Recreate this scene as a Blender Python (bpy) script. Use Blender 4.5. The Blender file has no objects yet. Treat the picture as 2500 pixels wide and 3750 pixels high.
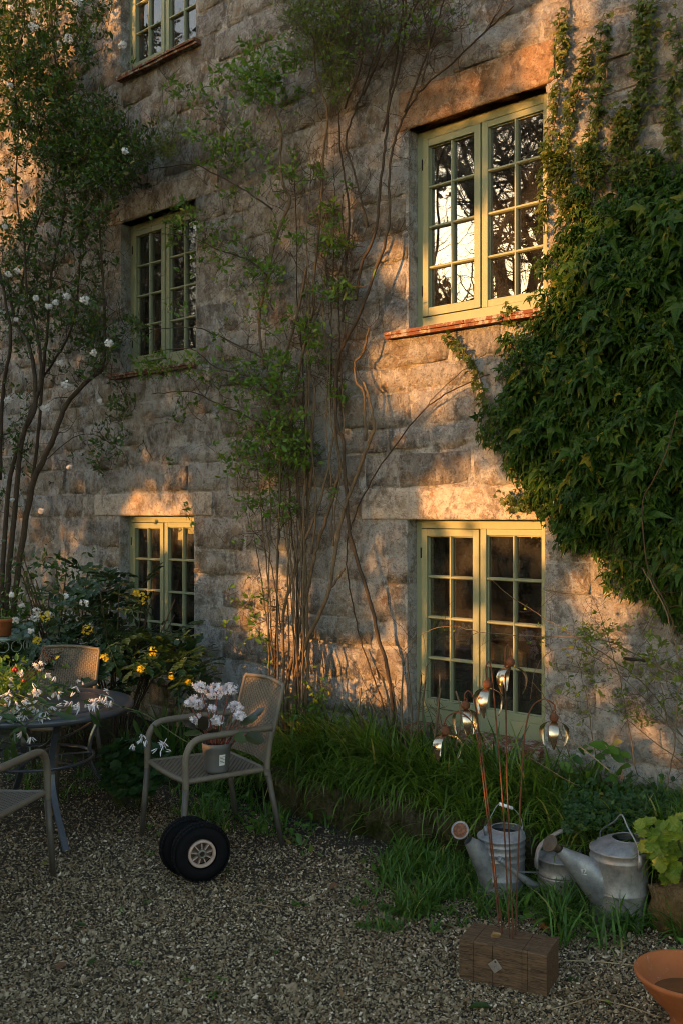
import bpy, bmesh, math, random
import numpy as np
from mathutils import Vector, Matrix

random.seed(7)
RNG = np.random.default_rng(11)
SC = bpy.context.scene
COL = SC.collection

# ------------------------------------------------------------------ camera
FX, CXP, HY = 3646.0, 1250.0, 1893.0           # focal length, centre column and horizon row of the 2500x3750 photograph
CAM = Vector((0.0, -5.16, 1.85))
ANG = math.atan(2534 / 2287)
FWD = Vector((-math.cos(ANG), math.sin(ANG), 0))
RGT = Vector((math.sin(ANG), math.cos(ANG), 0))
cd = bpy.data.cameras.new('camera')
cd.sensor_fit = 'VERTICAL'; cd.sensor_height = 36.0; cd.lens = 35.0
cd.shift_y = (HY - 1875) / 3750.0
cd.clip_start = 0.05; cd.clip_end = 500
cam = bpy.data.objects.new('camera', cd); COL.objects.link(cam)
cam.location = CAM
cam.rotation_euler = (math.radians(90), 0, math.atan2(math.cos(ANG), math.sin(ANG)))
SC.camera = cam

# ------------------------------------------------------------------ sky, sun, exposure
SUN_EL, SUN_OFF = math.radians(5.5), math.radians(23)     # height of the sun, angle left of the wall's normal
TOSUN = Vector((-math.sin(SUN_OFF) * math.cos(SUN_EL), -math.cos(SUN_OFF) * math.cos(SUN_EL), math.sin(SUN_EL)))
world = bpy.data.worlds.new('World'); SC.world = world; world.use_nodes = True
wn = world.node_tree
bg = wn.nodes['Background']
sky = wn.nodes.new('ShaderNodeTexSky'); sky.sky_type = 'NISHITA'; sky.sun_disc = False
sky.sun_elevation = SUN_EL
sky.sun_rotation = math.atan2(TOSUN.x, TOSUN.y)
sky.air_density = 1.0; sky.dust_density = 1.5; sky.ozone_density = 1.0
wn.links.new(sky.outputs[0], bg.inputs[0]); bg.inputs[1].default_value = 0.15
sl = bpy.data.lights.new('sun', 'SUN'); sl.energy = 2.05; sl.angle = math.radians(0.53); sl.color = (1.0, 0.43, 0.115)
so = bpy.data.objects.new('sun', sl); COL.objects.link(so)
so.rotation_euler = (-TOSUN).to_track_quat('-Z', 'Y').to_euler()
SC.view_settings.view_transform = 'Standard'; SC.view_settings.look = 'None'
SC.view_settings.gamma = 1.0; SC.view_settings.exposure = 2.3
SC.render.engine = 'CYCLES'
SC.cycles.use_denoising = True; SC.cycles.filter_width = 0.95
SC.cycles.max_bounces = 6; SC.cycles.diffuse_bounces = 3; SC.cycles.glossy_bounces = 3
SC.cycles.transparent_max_bounces = 12; SC.cycles.transmission_bounces = 4
SC.cycles.caustics_reflective = False; SC.cycles.caustics_refractive = False

# ------------------------------------------------------------------ layout helpers (photo pixel -> place in the world)
def ray(px, py): return FWD + RGT * ((px - CXP) / FX) + Vector((0, 0, (HY - py) / FX))
def onw(px, py, off=0.0):
    d = ray(px, py); return CAM + d * ((-off - CAM.y) / d.y)
def ong(px, py, z=0.0):
    d = ray(px, py); return CAM + d * ((z - CAM.z) / d.z)
def atz(px, py, Z): return CAM + ray(px, py) * Z
def proj(P):
    d = Vector(P) - CAM; Z = d.dot(FWD)
    return (CXP + FX * d.dot(RGT) / Z, HY - FX * d.z / Z, Z)
def projn(P):
    d = np.asarray(P) - np.array(CAM); Z = d @ np.array(FWD)
    Z = np.where(np.abs(Z) < 1e-3, 1e-3, Z)
    return np.stack([CXP + FX * (d @ np.array(RGT)) / Z, HY - FX * d[:, 2] / Z, Z], 1)
def lz(lat, Z, z=0.0): return CAM + RGT * lat + FWD * Z + Vector((0, 0, z - CAM.z))

# ------------------------------------------------------------------ material helpers
class NT:
    def __init__(s, name):
        s.m = bpy.data.materials.new(name); s.m.use_nodes = True
        s.t = s.m.node_tree; s.b = s.t.nodes['Principled BSDF']; s.o = s.t.nodes['Material Output']
    def n(s, typ, **kw):
        nd = s.t.nodes.new('ShaderNode' + typ)
        for k, v in kw.items():
            if k.startswith('i_'):
                key = k[2:]; key = int(key) if key.isdigit() else key.replace('_', ' ')
                s.set(nd.inputs[key], v)
            else: setattr(nd, k, v)
        return nd
    def set(s, sock, v):
        if hasattr(v, 'is_output'): s.t.links.new(v, sock)
        else:
            if isinstance(v, (tuple, list)) and len(v) == 3 and sock.type == 'RGBA': v = (*v, 1)
            sock.default_value = v
    def pos(s): return s.n('NewGeometry').outputs['Position']
    def obj(s): return s.n('TexCoord').outputs['Object']
    def orand(s): return s.n('ObjectInfo').outputs['Random']
    def attr(s, name): return s.n('Attribute', attribute_name=name).outputs['Fac']
    def scale(s, vec, sc):
        return s.n('VectorMath', operation='MULTIPLY', i_0=vec, i_1=sc).outputs[0]
    def noise(s, vec, sc, det=4, rough=0.6, dist=0.0):
        return s.n('TexNoise', i_Vector=vec, i_Scale=sc, i_Detail=det, i_Roughness=rough, i_Distortion=dist).outputs[0]
    def vor(s, vec, sc, feature='F1', out=0, rnd=1.0):
        return s.n('TexVoronoi', feature=feature, i_Vector=vec, i_Scale=sc, i_Randomness=rnd).outputs[out]
    def math(s, op, a, b=0.0, clamp=False):
        nd = s.n('Math', operation=op, use_clamp=clamp); s.set(nd.inputs[0], a); s.set(nd.inputs[1], b); return nd.outputs[0]
    def ramp(s, fac, stops, interp='LINEAR'):
        r = s.n('ValToRGB'); s.set(r.inputs[0], fac); cr = r.color_ramp; cr.interpolation = interp
        while len(cr.elements) < len(stops): cr.elements.new(0.5)
        for e, (p, c) in zip(cr.elements, stops):
            e.position = p; c = (c, c, c) if isinstance(c, (int, float)) else c; e.color = (*c, 1)
        return r.outputs[0]
    def mix(s, fac, a, b, mode='MIX'):
        nd = s.n('Mix', data_type='RGBA', blend_type=mode)
        s.set(nd.inputs[0], fac); s.set(nd.inputs[6], a); s.set(nd.inputs[7], b); return nd.outputs[2]
    def bump(s, h, strength=0.5, dist=0.01, normal=None):
        nd = s.n('Bump', i_Strength=strength, i_Distance=dist); s.set(nd.inputs['Height'], h)
        if normal is not None: s.set(nd.inputs['Normal'], normal)
        s.set(s.b.inputs['Normal'], nd.outputs[0]); return nd.outputs[0]
    def done(s, col=None, rough=None, metal=None, spec=None):
        if col is not None: s.set(s.b.inputs['Base Color'], col)
        if rough is not None: s.set(s.b.inputs['Roughness'], rough)
        if metal is not None: s.set(s.b.inputs['Metallic'], metal)
        if spec is not None: s.set(s.b.inputs['Specular IOR Level'], spec)
        return s.m

def stone_mat(name, tint=(1, 1, 1), lime=0.5, moss=0.0, smooth=1.0, vary=0.0):
    t = NT(name); p = t.pos(); r = t.orand()
    off = t.n('CombineXYZ', i_X=t.math('MULTIPLY', r, 17.0), i_Z=t.math('MULTIPLY', r, 9.0)).outputs[0]
    po = t.n('VectorMath', operation='ADD', i_0=p, i_1=off).outputs[0]
    big = t.noise(p, 1.1, 3, 0.6, 0.3)
    own = t.n('TexNoise', i_Vector=po, i_Scale=5.0, i_Detail=5, i_Roughness=0.68)
    fine = t.n('TexNoise', i_Vector=p, i_Scale=24.0, i_Detail=5, i_Roughness=0.74)
    oc = t.n('SeparateColor', i_0=own.outputs[1]).outputs; fc = t.n('SeparateColor', i_0=fine.outputs[1]).outputs
    base = t.ramp(oc[0], [(0.30, (0.19, 0.13, 0.07)), (0.42, (0.32, 0.25, 0.17)), (0.52, (0.43, 0.375, 0.30)), (0.68, (0.54, 0.49, 0.425))])
    grey = t.ramp(fc[0], [(0.32, (0.17, 0.15, 0.13)), (0.5, (0.36, 0.325, 0.29)), (0.68, (0.50, 0.46, 0.415))])
    c = t.mix(t.ramp(t.math('ADD', t.math('MULTIPLY', r, 0.42), t.math('MULTIPLY', big, 0.6)), [(0.36, 0.0), (0.64, 0.9)]), base, grey)
    # lime wash remains, in streaky patches
    lw = t.n('TexNoise', i_Vector=t.scale(p, (1.0, 1.0, 0.6)), i_Scale=6.5, i_Detail=7, i_Roughness=0.74, i_Distortion=0.5)
    lc = t.n('SeparateColor', i_0=lw.outputs[1]).outputs
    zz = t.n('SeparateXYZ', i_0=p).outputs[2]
    hl = t.math('MULTIPLY', t.ramp(t.math('MULTIPLY', zz, 0.125), [(0.26, 0.0), (0.56, 1.0)]), 0.13)  # less lime higher up: weathering, with foliage shade put into the colour
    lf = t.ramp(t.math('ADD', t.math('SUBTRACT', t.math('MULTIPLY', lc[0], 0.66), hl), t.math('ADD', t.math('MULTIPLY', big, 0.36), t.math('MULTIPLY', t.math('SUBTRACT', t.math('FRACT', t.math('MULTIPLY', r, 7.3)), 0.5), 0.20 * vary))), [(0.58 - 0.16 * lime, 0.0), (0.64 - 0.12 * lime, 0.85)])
    c = t.mix(lf, c, t.ramp(fc[1], [(0.3, (0.38, 0.345, 0.305)), (0.5, (0.52, 0.48, 0.425)), (0.7, (0.62, 0.58, 0.52))]))
    # rusty blotches and dark weathering
    c = t.mix(t.ramp(oc[1], [(0.54, 0.0), (0.68, 0.6)]), c, (0.27, 0.165, 0.085))
    c = t.mix(t.ramp(t.math('ADD', t.math('MULTIPLY', lc[1], 0.72), t.math('MULTIPLY', fc[2], 0.28)), [(0.50, 0.0), (0.60, 0.75)]), c, (0.115, 0.092, 0.068))
    # lichen rings and pin holes
    sp = t.ramp(t.vor(p, 42), [(0.10, 0.8), (0.22, 0.0)])
    c = t.mix(t.math('MULTIPLY', sp, t.ramp(oc[2], [(0.52, 0.0), (0.66, 0.8)])), c, (0.50, 0.48, 0.44))
    # crust: pale flecks and rusty pits a few centimetres across
    cr = t.n('TexNoise', i_Vector=po, i_Scale=15.0, i_Detail=6, i_Roughness=0.82, i_Distortion=0.6)
    cc = t.n('SeparateColor', i_0=cr.outputs[1]).outputs
    c = t.mix(t.ramp(cc[0], [(0.54, 0.0), (0.60, 0.65)]), c, (0.15, 0.115, 0.085))
    c = t.mix(t.ramp(cc[1], [(0.54, 0.0), (0.60, 0.7)]), c, (0.60, 0.57, 0.53))
    c = t.mix(t.ramp(cc[2], [(0.57, 0.0), (0.62, 0.6)]), c, (0.36, 0.19, 0.07))
    pin = t.noise(p, 75, 3, 0.8)
    c = t.mix(t.ramp(pin, [(0.33, 0.7), (0.44, 0.0)]), c, (0.11, 0.085, 0.06))
    # algae low on the wall, as the place shows
    sep = t.n('SeparateXYZ', i_0=p).outputs[2]
    low = t.ramp(t.math('ADD', sep, t.math('MULTIPLY', lc[2], 1.1)), [(0.62, 0.8), (1.0, 0.0)])
    c = t.mix(low, c, t.ramp(oc[0], [(0.35, (0.10, 0.095, 0.03)), (0.65, (0.27, 0.19, 0.075))]))
    if moss:
        mm = t.ramp(oc[2], [(0.62 - moss * 0.3, 0.0), (0.72 - moss * 0.25, 1.0)])
        c = t.mix(mm, c, t.ramp(pin, [(0.3, (0.035, 0.05, 0.012)), (0.7, (0.12, 0.14, 0.03))]))
    if vary: c = t.mix(1.0, c, t.ramp(t.math('FRACT', t.math('MULTIPLY', r, 3.7)), [(0.0, (.80, .77, .74)), (.5, (1.0, .98, .96)), (1.0, (1.16, 1.15, 1.14))]), 'MULTIPLY')
    c = t.mix(1.0, c, tint, 'MULTIPLY')
    h = t.math('ADD', t.math('ADD', fine.outputs[0], cr.outputs[0]), t.math('MULTIPLY', pin, 0.4))
    t.bump(h, 1.0, 0.06 * smooth)
    return t.done(c, 0.92, spec=0.15)

def leaf_mat(name, c0, c1, c2=None, gloss=0.45, trans=0.35, spec=0.4):
    """leaf blade: three tones spread over the leaves, light passing through"""
    t = NT(name)
    r = t.math('FRACT', t.math('ADD', t.attr('rnd'), t.orand()))
    c2 = c2 or c1
    c = t.ramp(r, [(0.0, c0), (0.55, c1), (0.93, c1), (1.0, c2)])
    c = t.mix(t.ramp(t.noise(t.pos(), 23, 3), [(0.35, 0.0), (0.7, 0.5)]), c, t.mix(1.0, c, (0.6, 0.68, 0.55), 'MULTIPLY'))
    t.done(c, gloss, spec=spec)
    tr = t.n('BsdfTranslucent'); t.set(tr.inputs[0], t.mix(1.0, c, (1.5, 1.45, 0.8), 'MULTIPLY'))
    mx = t.n('MixShader', i_0=trans); t.t.links.new(t.b.outputs[0], mx.inputs[1]); t.t.links.new(tr.outputs[0], mx.inputs[2])
    t.t.links.new(mx.outputs[0], t.o.inputs[0])
    return t.m

def bark_mat(name, c0, c1, sc=60):
    t = NT(name); p = t.pos()
    v = t.scale(p, (1, 1, 0.25))
    f = t.noise(v, sc, 6, 0.7)
    c = t.ramp(t.math('FRACT', t.math('ADD', t.math('MULTIPLY', f, 0.8), t.math('MULTIPLY', t.orand(), 0.12))), [(0.25, c0), (0.6, c1)])
    t.bump(f, 0.6, 0.006)
    return t.done(c, 0.8, spec=0.25)

def plain(name, col, rough=0.6, metal=0.0, var=0.25, sc=20, bump=0.15, bd=0.004, spec=0.4):
    t = NT(name); p = t.obj()
    n = t.noise(p, sc, 6, 0.65)
    c = t.mix(t.ramp(n, [(0.3, 0.0), (0.72, 1.0)]), tuple(x * (1 - var) for x in col), tuple(min(1, x * (1 + var)) for x in col))
    t.bump(n, bump, bd)
    return t.done(c, rough, metal, spec)

# ------------------------------------------------------------------ mesh helpers
def tag(o, label=None, cat=None, group=None, kind=None):
    if label: o['label'] = label
    if cat: o['category'] = cat
    if group: o['group'] = group
    if kind: o['kind'] = kind
    return o
def empty(name, loc=(0, 0, 0), rz=0.0, parent=None):
    o = bpy.data.objects.new(name, None); COL.objects.link(o); o.empty_display_size = 0.1
    o.location = loc; o.rotation_euler = (0, 0, rz); o.parent = parent
    return o
def linkmesh(name, me, mat=None, parent=None):
    o = bpy.data.objects.new(name, me); COL.objects.link(o)
    if mat is not None and not me.materials: me.materials.append(mat)
    o.parent = parent
    return o

class Bulk:
    """collects vertices and faces and links them as ONE mesh object"""
    def __init__(s): s.v = []; s.f = []; s.a = []; s.n = 0
    def add(s, V, F, rnd=0.0):
        V = np.asarray(V, float).reshape(-1, 3)
        for f in (F if isinstance(F, list) and len(F) and isinstance(F[0], np.ndarray) and F[0].ndim == 2 else [np.asarray(F)]):
            if len(f): s.f.append(np.asarray(f, int) + s.n)
        s.v.append(V)
        s.a.append(np.full(len(V), rnd) if np.isscalar(rnd) else np.asarray(rnd, float)); s.n += len(V)
        return s
    def box(s, x0, x1, y0, y1, z0, z1, bev=0.0):
        V = [(x, y, z) for x in (x0, x1) for y in (y0, y1) for z in (z0, z1)]
        return s.add(V, np.array([(0, 1, 3, 2), (4, 6, 7, 5), (0, 4, 5, 1), (2, 3, 7, 6), (0, 2, 6, 4), (1, 5, 7, 3)]))
    def tube(s, P, R, k=6, rnd=0.0, cap=True, squash=None):
        P = np.asarray([tuple(p) for p in P], float); n = len(P)
        R = np.full(n, R, float) if np.isscalar(R) else np.asarray(R, float)
        if len(R) != n: R = np.interp(np.linspace(0, 1, n), np.linspace(0, 1, len(R)), R)
        T = np.gradient(P, axis=0); T /= np.linalg.norm(T, axis=1)[:, None] + 1e-12
        ref = np.array([0.31, -0.87, 0.38]); U = np.zeros_like(P); u = ref - T[0] * (ref @ T[0])
        for i in range(n):
            u = u - T[i] * (u @ T[i]); l = np.linalg.norm(u)
            if l < 1e-6: u = np.cross(T[i], [1, 0.2, 0.1]); l = np.linalg.norm(u)
            u = u / l; U[i] = u
        W = np.cross(T, U); a = np.linspace(0, 2 * math.pi, k, endpoint=False)
        V = P[:, None] + R[:, None, None] * (np.cos(a)[None, :, None] * U[:, None] + np.sin(a)[None, :, None] * W[:, None])
        i, j = np.meshgrid(np.arange(n - 1), np.arange(k), indexing='ij'); j2 = (j + 1) % k
        F = np.stack([i * k + j, i * k + j2, (i + 1) * k + j2, (i + 1) * k + j], -1).reshape(-1, 4)
        Fs = [F]
        if cap: Fs += [np.arange(k)[::-1][None], (np.arange(k) + (n - 1) * k)[None]]
        return s.add(V.reshape(-1, 3), Fs, rnd)
    def lathe(s, prof, k=24, M=None, closed=False):
        """prof: list of (radius, height); M a Matrix that places it"""
        pr = np.asarray(prof, float); n = len(pr); a = np.linspace(0, 2 * math.pi, k, endpoint=False)
        V = np.stack([pr[:, 0, None] * np.cos(a), pr[:, 0, None] * np.sin(a), np.repeat(pr[:, 1, None], k, 1)], -1).reshape(-1, 3)
        if M is not None: V = V @ np.array(M.to_3x3()).T + np.array(M.translation)
        i, j = np.meshgrid(np.arange(n - 1), np.arange(k), indexing='ij'); j2 = (j + 1) % k
        F = np.stack([i * k + j, i * k + j2, (i + 1) * k + j2, (i + 1) * k + j], -1).reshape(-1, 4)
        return s.add(V, F)
    def grid(s, V, nu, nv):
        i, j = np.meshgrid(np.arange(nu - 1), np.arange(nv - 1), indexing='ij')
        F = np.stack([i * nv + j, (i + 1) * nv + j, (i + 1) * nv + j + 1, i * nv + j + 1], -1).reshape(-1, 4)
        return s.add(np.asarray(V).reshape(-1, 3), F)
    def scatter(s, TV, TF, pos, D, Nn, size, rnd):
        """copies of a leaf template: along +Y = D, facing +Z = Nn"""
        pos = np.asarray(pos, float); D = np.asarray(D, float); Nn = np.asarray(Nn, float)
        D = D / (np.linalg.norm(D, axis=1)[:, None] + 1e-9)
        Nn = Nn - D * (Nn * D).sum(1)[:, None]; Nn /= np.linalg.norm(Nn, axis=1)[:, None] + 1e-9
        X = np.cross(D, Nn); TV = np.asarray(TV, float); m = len(TV)
        V = pos[:, None] + np.asarray(size)[:, None, None] * (TV[None, :, 0, None] * X[:, None] + TV[None, :, 1, None] * D[:, None] + TV[None, :, 2, None] * Nn[:, None])
        N = len(pos); base = (np.arange(N) * m)[:, None, None]
        Fs = []
        for k in (3, 4):
            f = np.array([q for q in TF if len(q) == k])
            if len(f): Fs.append((f[None] + base).reshape(-1, k))
        return s.add(V.reshape(-1, 3), Fs, np.repeat(np.asarray(rnd, float), m))
    def mesh(s, name, smooth=True, mat=None):
        me = bpy.data.meshes.new(name)
        if not s.v: return me
        V = np.concatenate(s.v); me.vertices.add(len(V)); me.vertices.foreach_set('co', V.astype(np.float32).ravel())
        lens = np.concatenate([np.full(len(f), f.shape[1]) for f in s.f]); loops = np.concatenate([f.ravel() for f in s.f])
        me.loops.add(len(loops)); me.loops.foreach_set('vertex_index', loops.astype(np.int32))
        me.polygons.add(len(lens)); st = np.concatenate([[0], np.cumsum(lens)[:-1]])
        me.polygons.foreach_set('loop_start', st.astype(np.int32))
        me.polygons.foreach_set('use_smooth', np.full(len(lens), smooth))
        at = me.attributes.new('rnd', 'FLOAT', 'POINT'); at.data.foreach_set('value', np.concatenate(s.a).astype(np.float32))
        me.update(calc_edges=True); me.validate()
        if mat is not None: me.materials.append(mat)
        return me
    def obj(s, name, mat, parent=None, smooth=True, kind=None, bevel=0.0):
        o = linkmesh(name, s.mesh(name, smooth, mat), None, parent)
        if bevel:
            b = o.modifiers.new('bevel', 'BEVEL'); b.width = bevel; b.segments = 2; b.limit_method = 'ANGLE'
        if kind: o['kind'] = kind
        return o

def spline(C, n=24):
    """smooth curve through the points C"""
    C = np.asarray([tuple(c) for c in C], float)
    if len(C) < 3: return C[0] + (C[-1] - C[0]) * np.linspace(0, 1, n)[:, None]
    Pp = np.concatenate([[2 * C[0] - C[1]], C, [2 * C[-1] - C[-2]]])
    t = np.linspace(0, len(C) - 1 - 1e-6, n); i = t.astype(int); u = (t - i)[:, None]
    a, b, c, d = Pp[i], Pp[i + 1], Pp[i + 2], Pp[i + 3]
    return 0.5 * (2 * b + (c - a) * u + (2 * a - 5 * b + 4 * c - d) * u ** 2 + (3 * b - a - 3 * c + d) * u ** 3)

def rdir(n, up=0.0, out=0.0, spread=1.0):
    d = RNG.normal(size=(n, 3)) * spread + np.array([0, -out, up]); return d / (np.linalg.norm(d, axis=1)[:, None] + 1e-9)

# leaf templates: base at the origin, tip along +Y, upper face +Z
OVATE_V = [(0, 0, 0), (-.20, .28, .05), (-.21, .62, .03), (0, 1, -.10), (.21, .62, .03), (.20, .28, .05), (0, .33, -.02), (0, .68, -.04)]
OVATE_F = [(0, 6, 1), (6, 7, 2, 1), (7, 3, 2), (0, 5, 6), (6, 5, 4, 7), (7, 4, 3)]
LANCE_V = [(0, 0, 0), (-.11, .3, .03), (-.10, .65, -.02), (0, 1, -.22), (.10, .65, -.02), (.11, .3, .03), (0, .33, -.02), (0, .68, -.08)]
PALM_V = [(0, 0, 0), (-.34, .02, -.06), (-.26, .20, .0), (-.58, .48, -.12), (-.24, .48, .03), (-.16, .66, .02), (0, 1.08, -.22),
          (.16, .66, .02), (.24, .48, .03), (.58, .48, -.12), (.26, .20, .0), (.34, .02, -.06), (0, .26, -.05), (0, .58, -.06)]
PALM_F = [(0, 12, 2, 1), (12, 4, 3, 2), (12, 13, 5, 4), (13, 6, 5), (0, 11, 10, 12), (12, 10, 9, 8), (12, 8, 7, 13), (13, 7, 6)]
def round_leaf(lobes=7, deep=0.18):
    V = [(0, 0.5, -.06), (0, 0.02, 0)]; n = lobes * 2
    for i in range(n + 1):
        a = math.radians(-155 + 310 * i / n); r = 0.5 * (1.0 if i % 2 else 1.0 - deep)
        V.append((r * math.sin(a), 0.5 + r * math.cos(a), .05 if i % 2 else .0))
    F = [(0, 2 + i, 3 + i) for i in range(n)] + [(0, 1, 2), (0, n + 2, 1)]
    return V, F
ROUND_V, ROUND_F = round_leaf()

def blades(b, base, head, length, width, bend, rnd, seg=5):
    """arching grass blades"""
    base = np.asarray(base, float); N = len(base); t = np.linspace(0, 1, seg + 1)
    h = np.stack([np.cos(head), np.sin(head), np.zeros(N)], 1); side = np.stack([-np.sin(head), np.cos(head), np.zeros(N)], 1)
    th = bend[:, None] * t[None]                         # angle away from upright
    dx = np.cumsum(np.sin(th), 1) / (seg + 1); dz = np.cumsum(np.cos(th), 1) / (seg + 1)
    dx -= dx[:, :1]; dz -= dz[:, :1]
    C = base[:, None] + length[:, None, None] * (dx[..., None] * h[:, None] + dz[..., None] * np.array([0, 0, 1.0]))
    w = width[:, None] * np.array([0.7, 1, 1, .85, .55, .06])[None] if seg == 5 else width[:, None] * np.linspace(1, .08, seg + 1)[None]
    V = np.stack([C - w[..., None] * side[:, None], C + w[..., None] * side[:, None]], 2)
    m = 2 * (seg + 1); f = np.array([(2 * i, 2 * i + 1, 2 * i + 3, 2 * i + 2) for i in range(seg)])
    b.add(V.reshape(-1, 3), (f[None] + (np.arange(N) * m)[:, None, None]).reshape(-1, 4), np.repeat(rnd, m))

# ================================================================== materials shared by the setting
M = {}
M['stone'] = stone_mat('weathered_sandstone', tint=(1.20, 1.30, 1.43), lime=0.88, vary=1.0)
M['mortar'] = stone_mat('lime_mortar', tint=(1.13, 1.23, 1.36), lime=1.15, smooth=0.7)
M['lintel'] = stone_mat('lintel_stone', tint=(1.12, 1.12, 1.12), lime=1.1, smooth=0.35)
M['redstone'] = stone_mat('red_sandstone', tint=(0.98, 0.74, 0.55), lime=0.2, smooth=0.5)
M['mossy'] = stone_mat('mossy_stone', tint=(0.62, 0.60, 0.52), lime=0.0, moss=0.55)
M['warmrock'] = stone_mat('ochre_stone', tint=(1.05, 0.85, 0.6), lime=0.1, moss=0.15)

def paint():
    t = NT('sage_paint'); p = t.pos()
    n = t.noise(p, 14, 5, 0.6)
    c = t.mix(n, (0.205, 0.230, 0.135), (0.270, 0.295, 0.185))
    g = t.noise(t.scale(p, (1, 1, .25)), 55, 5, .7)
    c = t.mix(t.ramp(g, [(.60, 0.), (.72, .6)]), c, (.34, .33, .24))
    d = t.ramp(t.noise(p, 7, 6, .75), [(.60, 0.), (.74, .55)])
    c = t.mix(d, c, (0.13, 0.14, 0.075))
    t.bump(t.math('ADD', t.math('MULTIPLY', g, .5), n), .25, .003)
    return t.done(c, .5, spec=.35)
M['sage'] = paint()
def glass():
    t = NT('old_window_glass'); p = t.pos()
    nrm = t.n('Bump', i_Strength=.05, i_Distance=.004); t.set(nrm.inputs['Height'], t.noise(p, 4.5, 2, .5))
    gl = t.n('BsdfGlossy', i_Roughness=.012); t.set(gl.inputs['Color'], (1, 1, 1)); t.set(gl.inputs['Normal'], nrm.outputs[0])
    tr = t.n('BsdfTransparent'); t.set(tr.inputs[0], (.90, .92, .90))
    fr = t.n('Fresnel', i_IOR=1.5)
    mx = t.n('MixShader'); t.set(mx.inputs[0], t.math('MULTIPLY', fr.outputs[0], 1.8, True))
    t.t.links.new(tr.outputs[0], mx.inputs[1]); t.t.links.new(gl.outputs[0], mx.inputs[2])
    df = t.n('BsdfDiffuse'); t.set(df.inputs[0], (.5, .48, .44))
    dust = t.ramp(t.math('ADD', t.math('MULTIPLY', t.noise(p, 120, 4, .8), .6), t.math('MULTIPLY', t.noise(p, 6, 4), .5)), [(.50, .003), (.82, .085)])
    m2 = t.n('MixShader'); t.set(m2.inputs[0], dust); t.t.links.new(mx.outputs[0], m2.inputs[1]); t.t.links.new(df.outputs[0], m2.inputs[2])
    t.t.links.new(m2.outputs[0], t.o.inputs[0])
    return t.m
M['glass'] = glass()
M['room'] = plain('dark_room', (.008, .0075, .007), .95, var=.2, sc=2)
M['gapdark'] = plain('dark_gap', (.012, .011, .010), .95, var=.1)
def terracotta(name, col, crust):
    t = NT(name); p = t.pos()
    n = t.noise(p, 9, 6, .7)
    c = t.mix(n, tuple(x * .75 for x in col), tuple(x * 1.2 for x in col))
    k = t.ramp(t.noise(p, 19, 7, .78), [(.64 - .17 * crust, 0.), (.70 - .14 * crust, .85)])
    c = t.mix(k, c, t.ramp(t.noise(p, 60, 4), [(.3, (.28, .25, .19)), (.7, (.48, .45, .38))]))
    t.bump(t.math('ADD', n, t.math('MULTIPLY', k, .4)), .4, .006)
    return t.done(c, .85, spec=.2)
M['tile'] = terracotta('clay_sill_tile', (.165, .066, .038), .9)
M['pot'] = terracotta('terracotta_pot', (.35, .115, .04), .25)

# ================================================================== the ground
def gravel_base():
    t = NT('gravel_bed'); p = t.pos()
    c = t.ramp(t.noise(p, 90, 6, .8), [(.3, (.018, .015, .010)), (.55, (.06, .052, .038)), (.75, (.12, .11, .085))])
    t.bump(t.noise(p, 70, 4, .7), .8, .01)
    return t.done(c, .95, spec=.1)
M['gravelbase'] = gravel_base()
def sstep(x, a, b):
    u = np.clip((np.asarray(x, float) - a) / (b - a), 0, 1); return u * u * (3 - 2 * u)
def vnoise(x, y, sc, seed=0):
    x = np.asarray(x, float) * sc + seed * 7.31; y = np.asarray(y, float) * sc + seed * 3.17
    return (np.sin(x * 1.7 + 1.3 * np.sin(y * 1.1)) + np.sin(y * 2.1 + 1.1 * np.sin(x * 1.4 + 2)) + np.sin((x + y) * 1.3 + 4)) / 3
b = Bulk()
xs = np.concatenate([np.linspace(-90, -9, 8), np.linspace(-8, 2, 60), np.linspace(3, 90, 8)])
ys = np.concatenate([np.linspace(-90, -8, 8), np.linspace(-7, 0.3, 50), np.linspace(3, 60, 5)])
X, Y = np.meshgrid(xs, ys, indexing='ij')
def ground_z(x, y): return 0.012 * vnoise(x, y, 1.4) * sstep(x, -9, -8) * (1 - sstep(x, 2, 3)) * sstep(y, -8, -7)
b.grid(np.stack([X, Y, ground_z(X, Y)], -1), len(xs), len(ys))
tag(b.obj('ground', M['gravelbase']), 'gravelled yard floor below the stone house', kind='structure')

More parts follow.
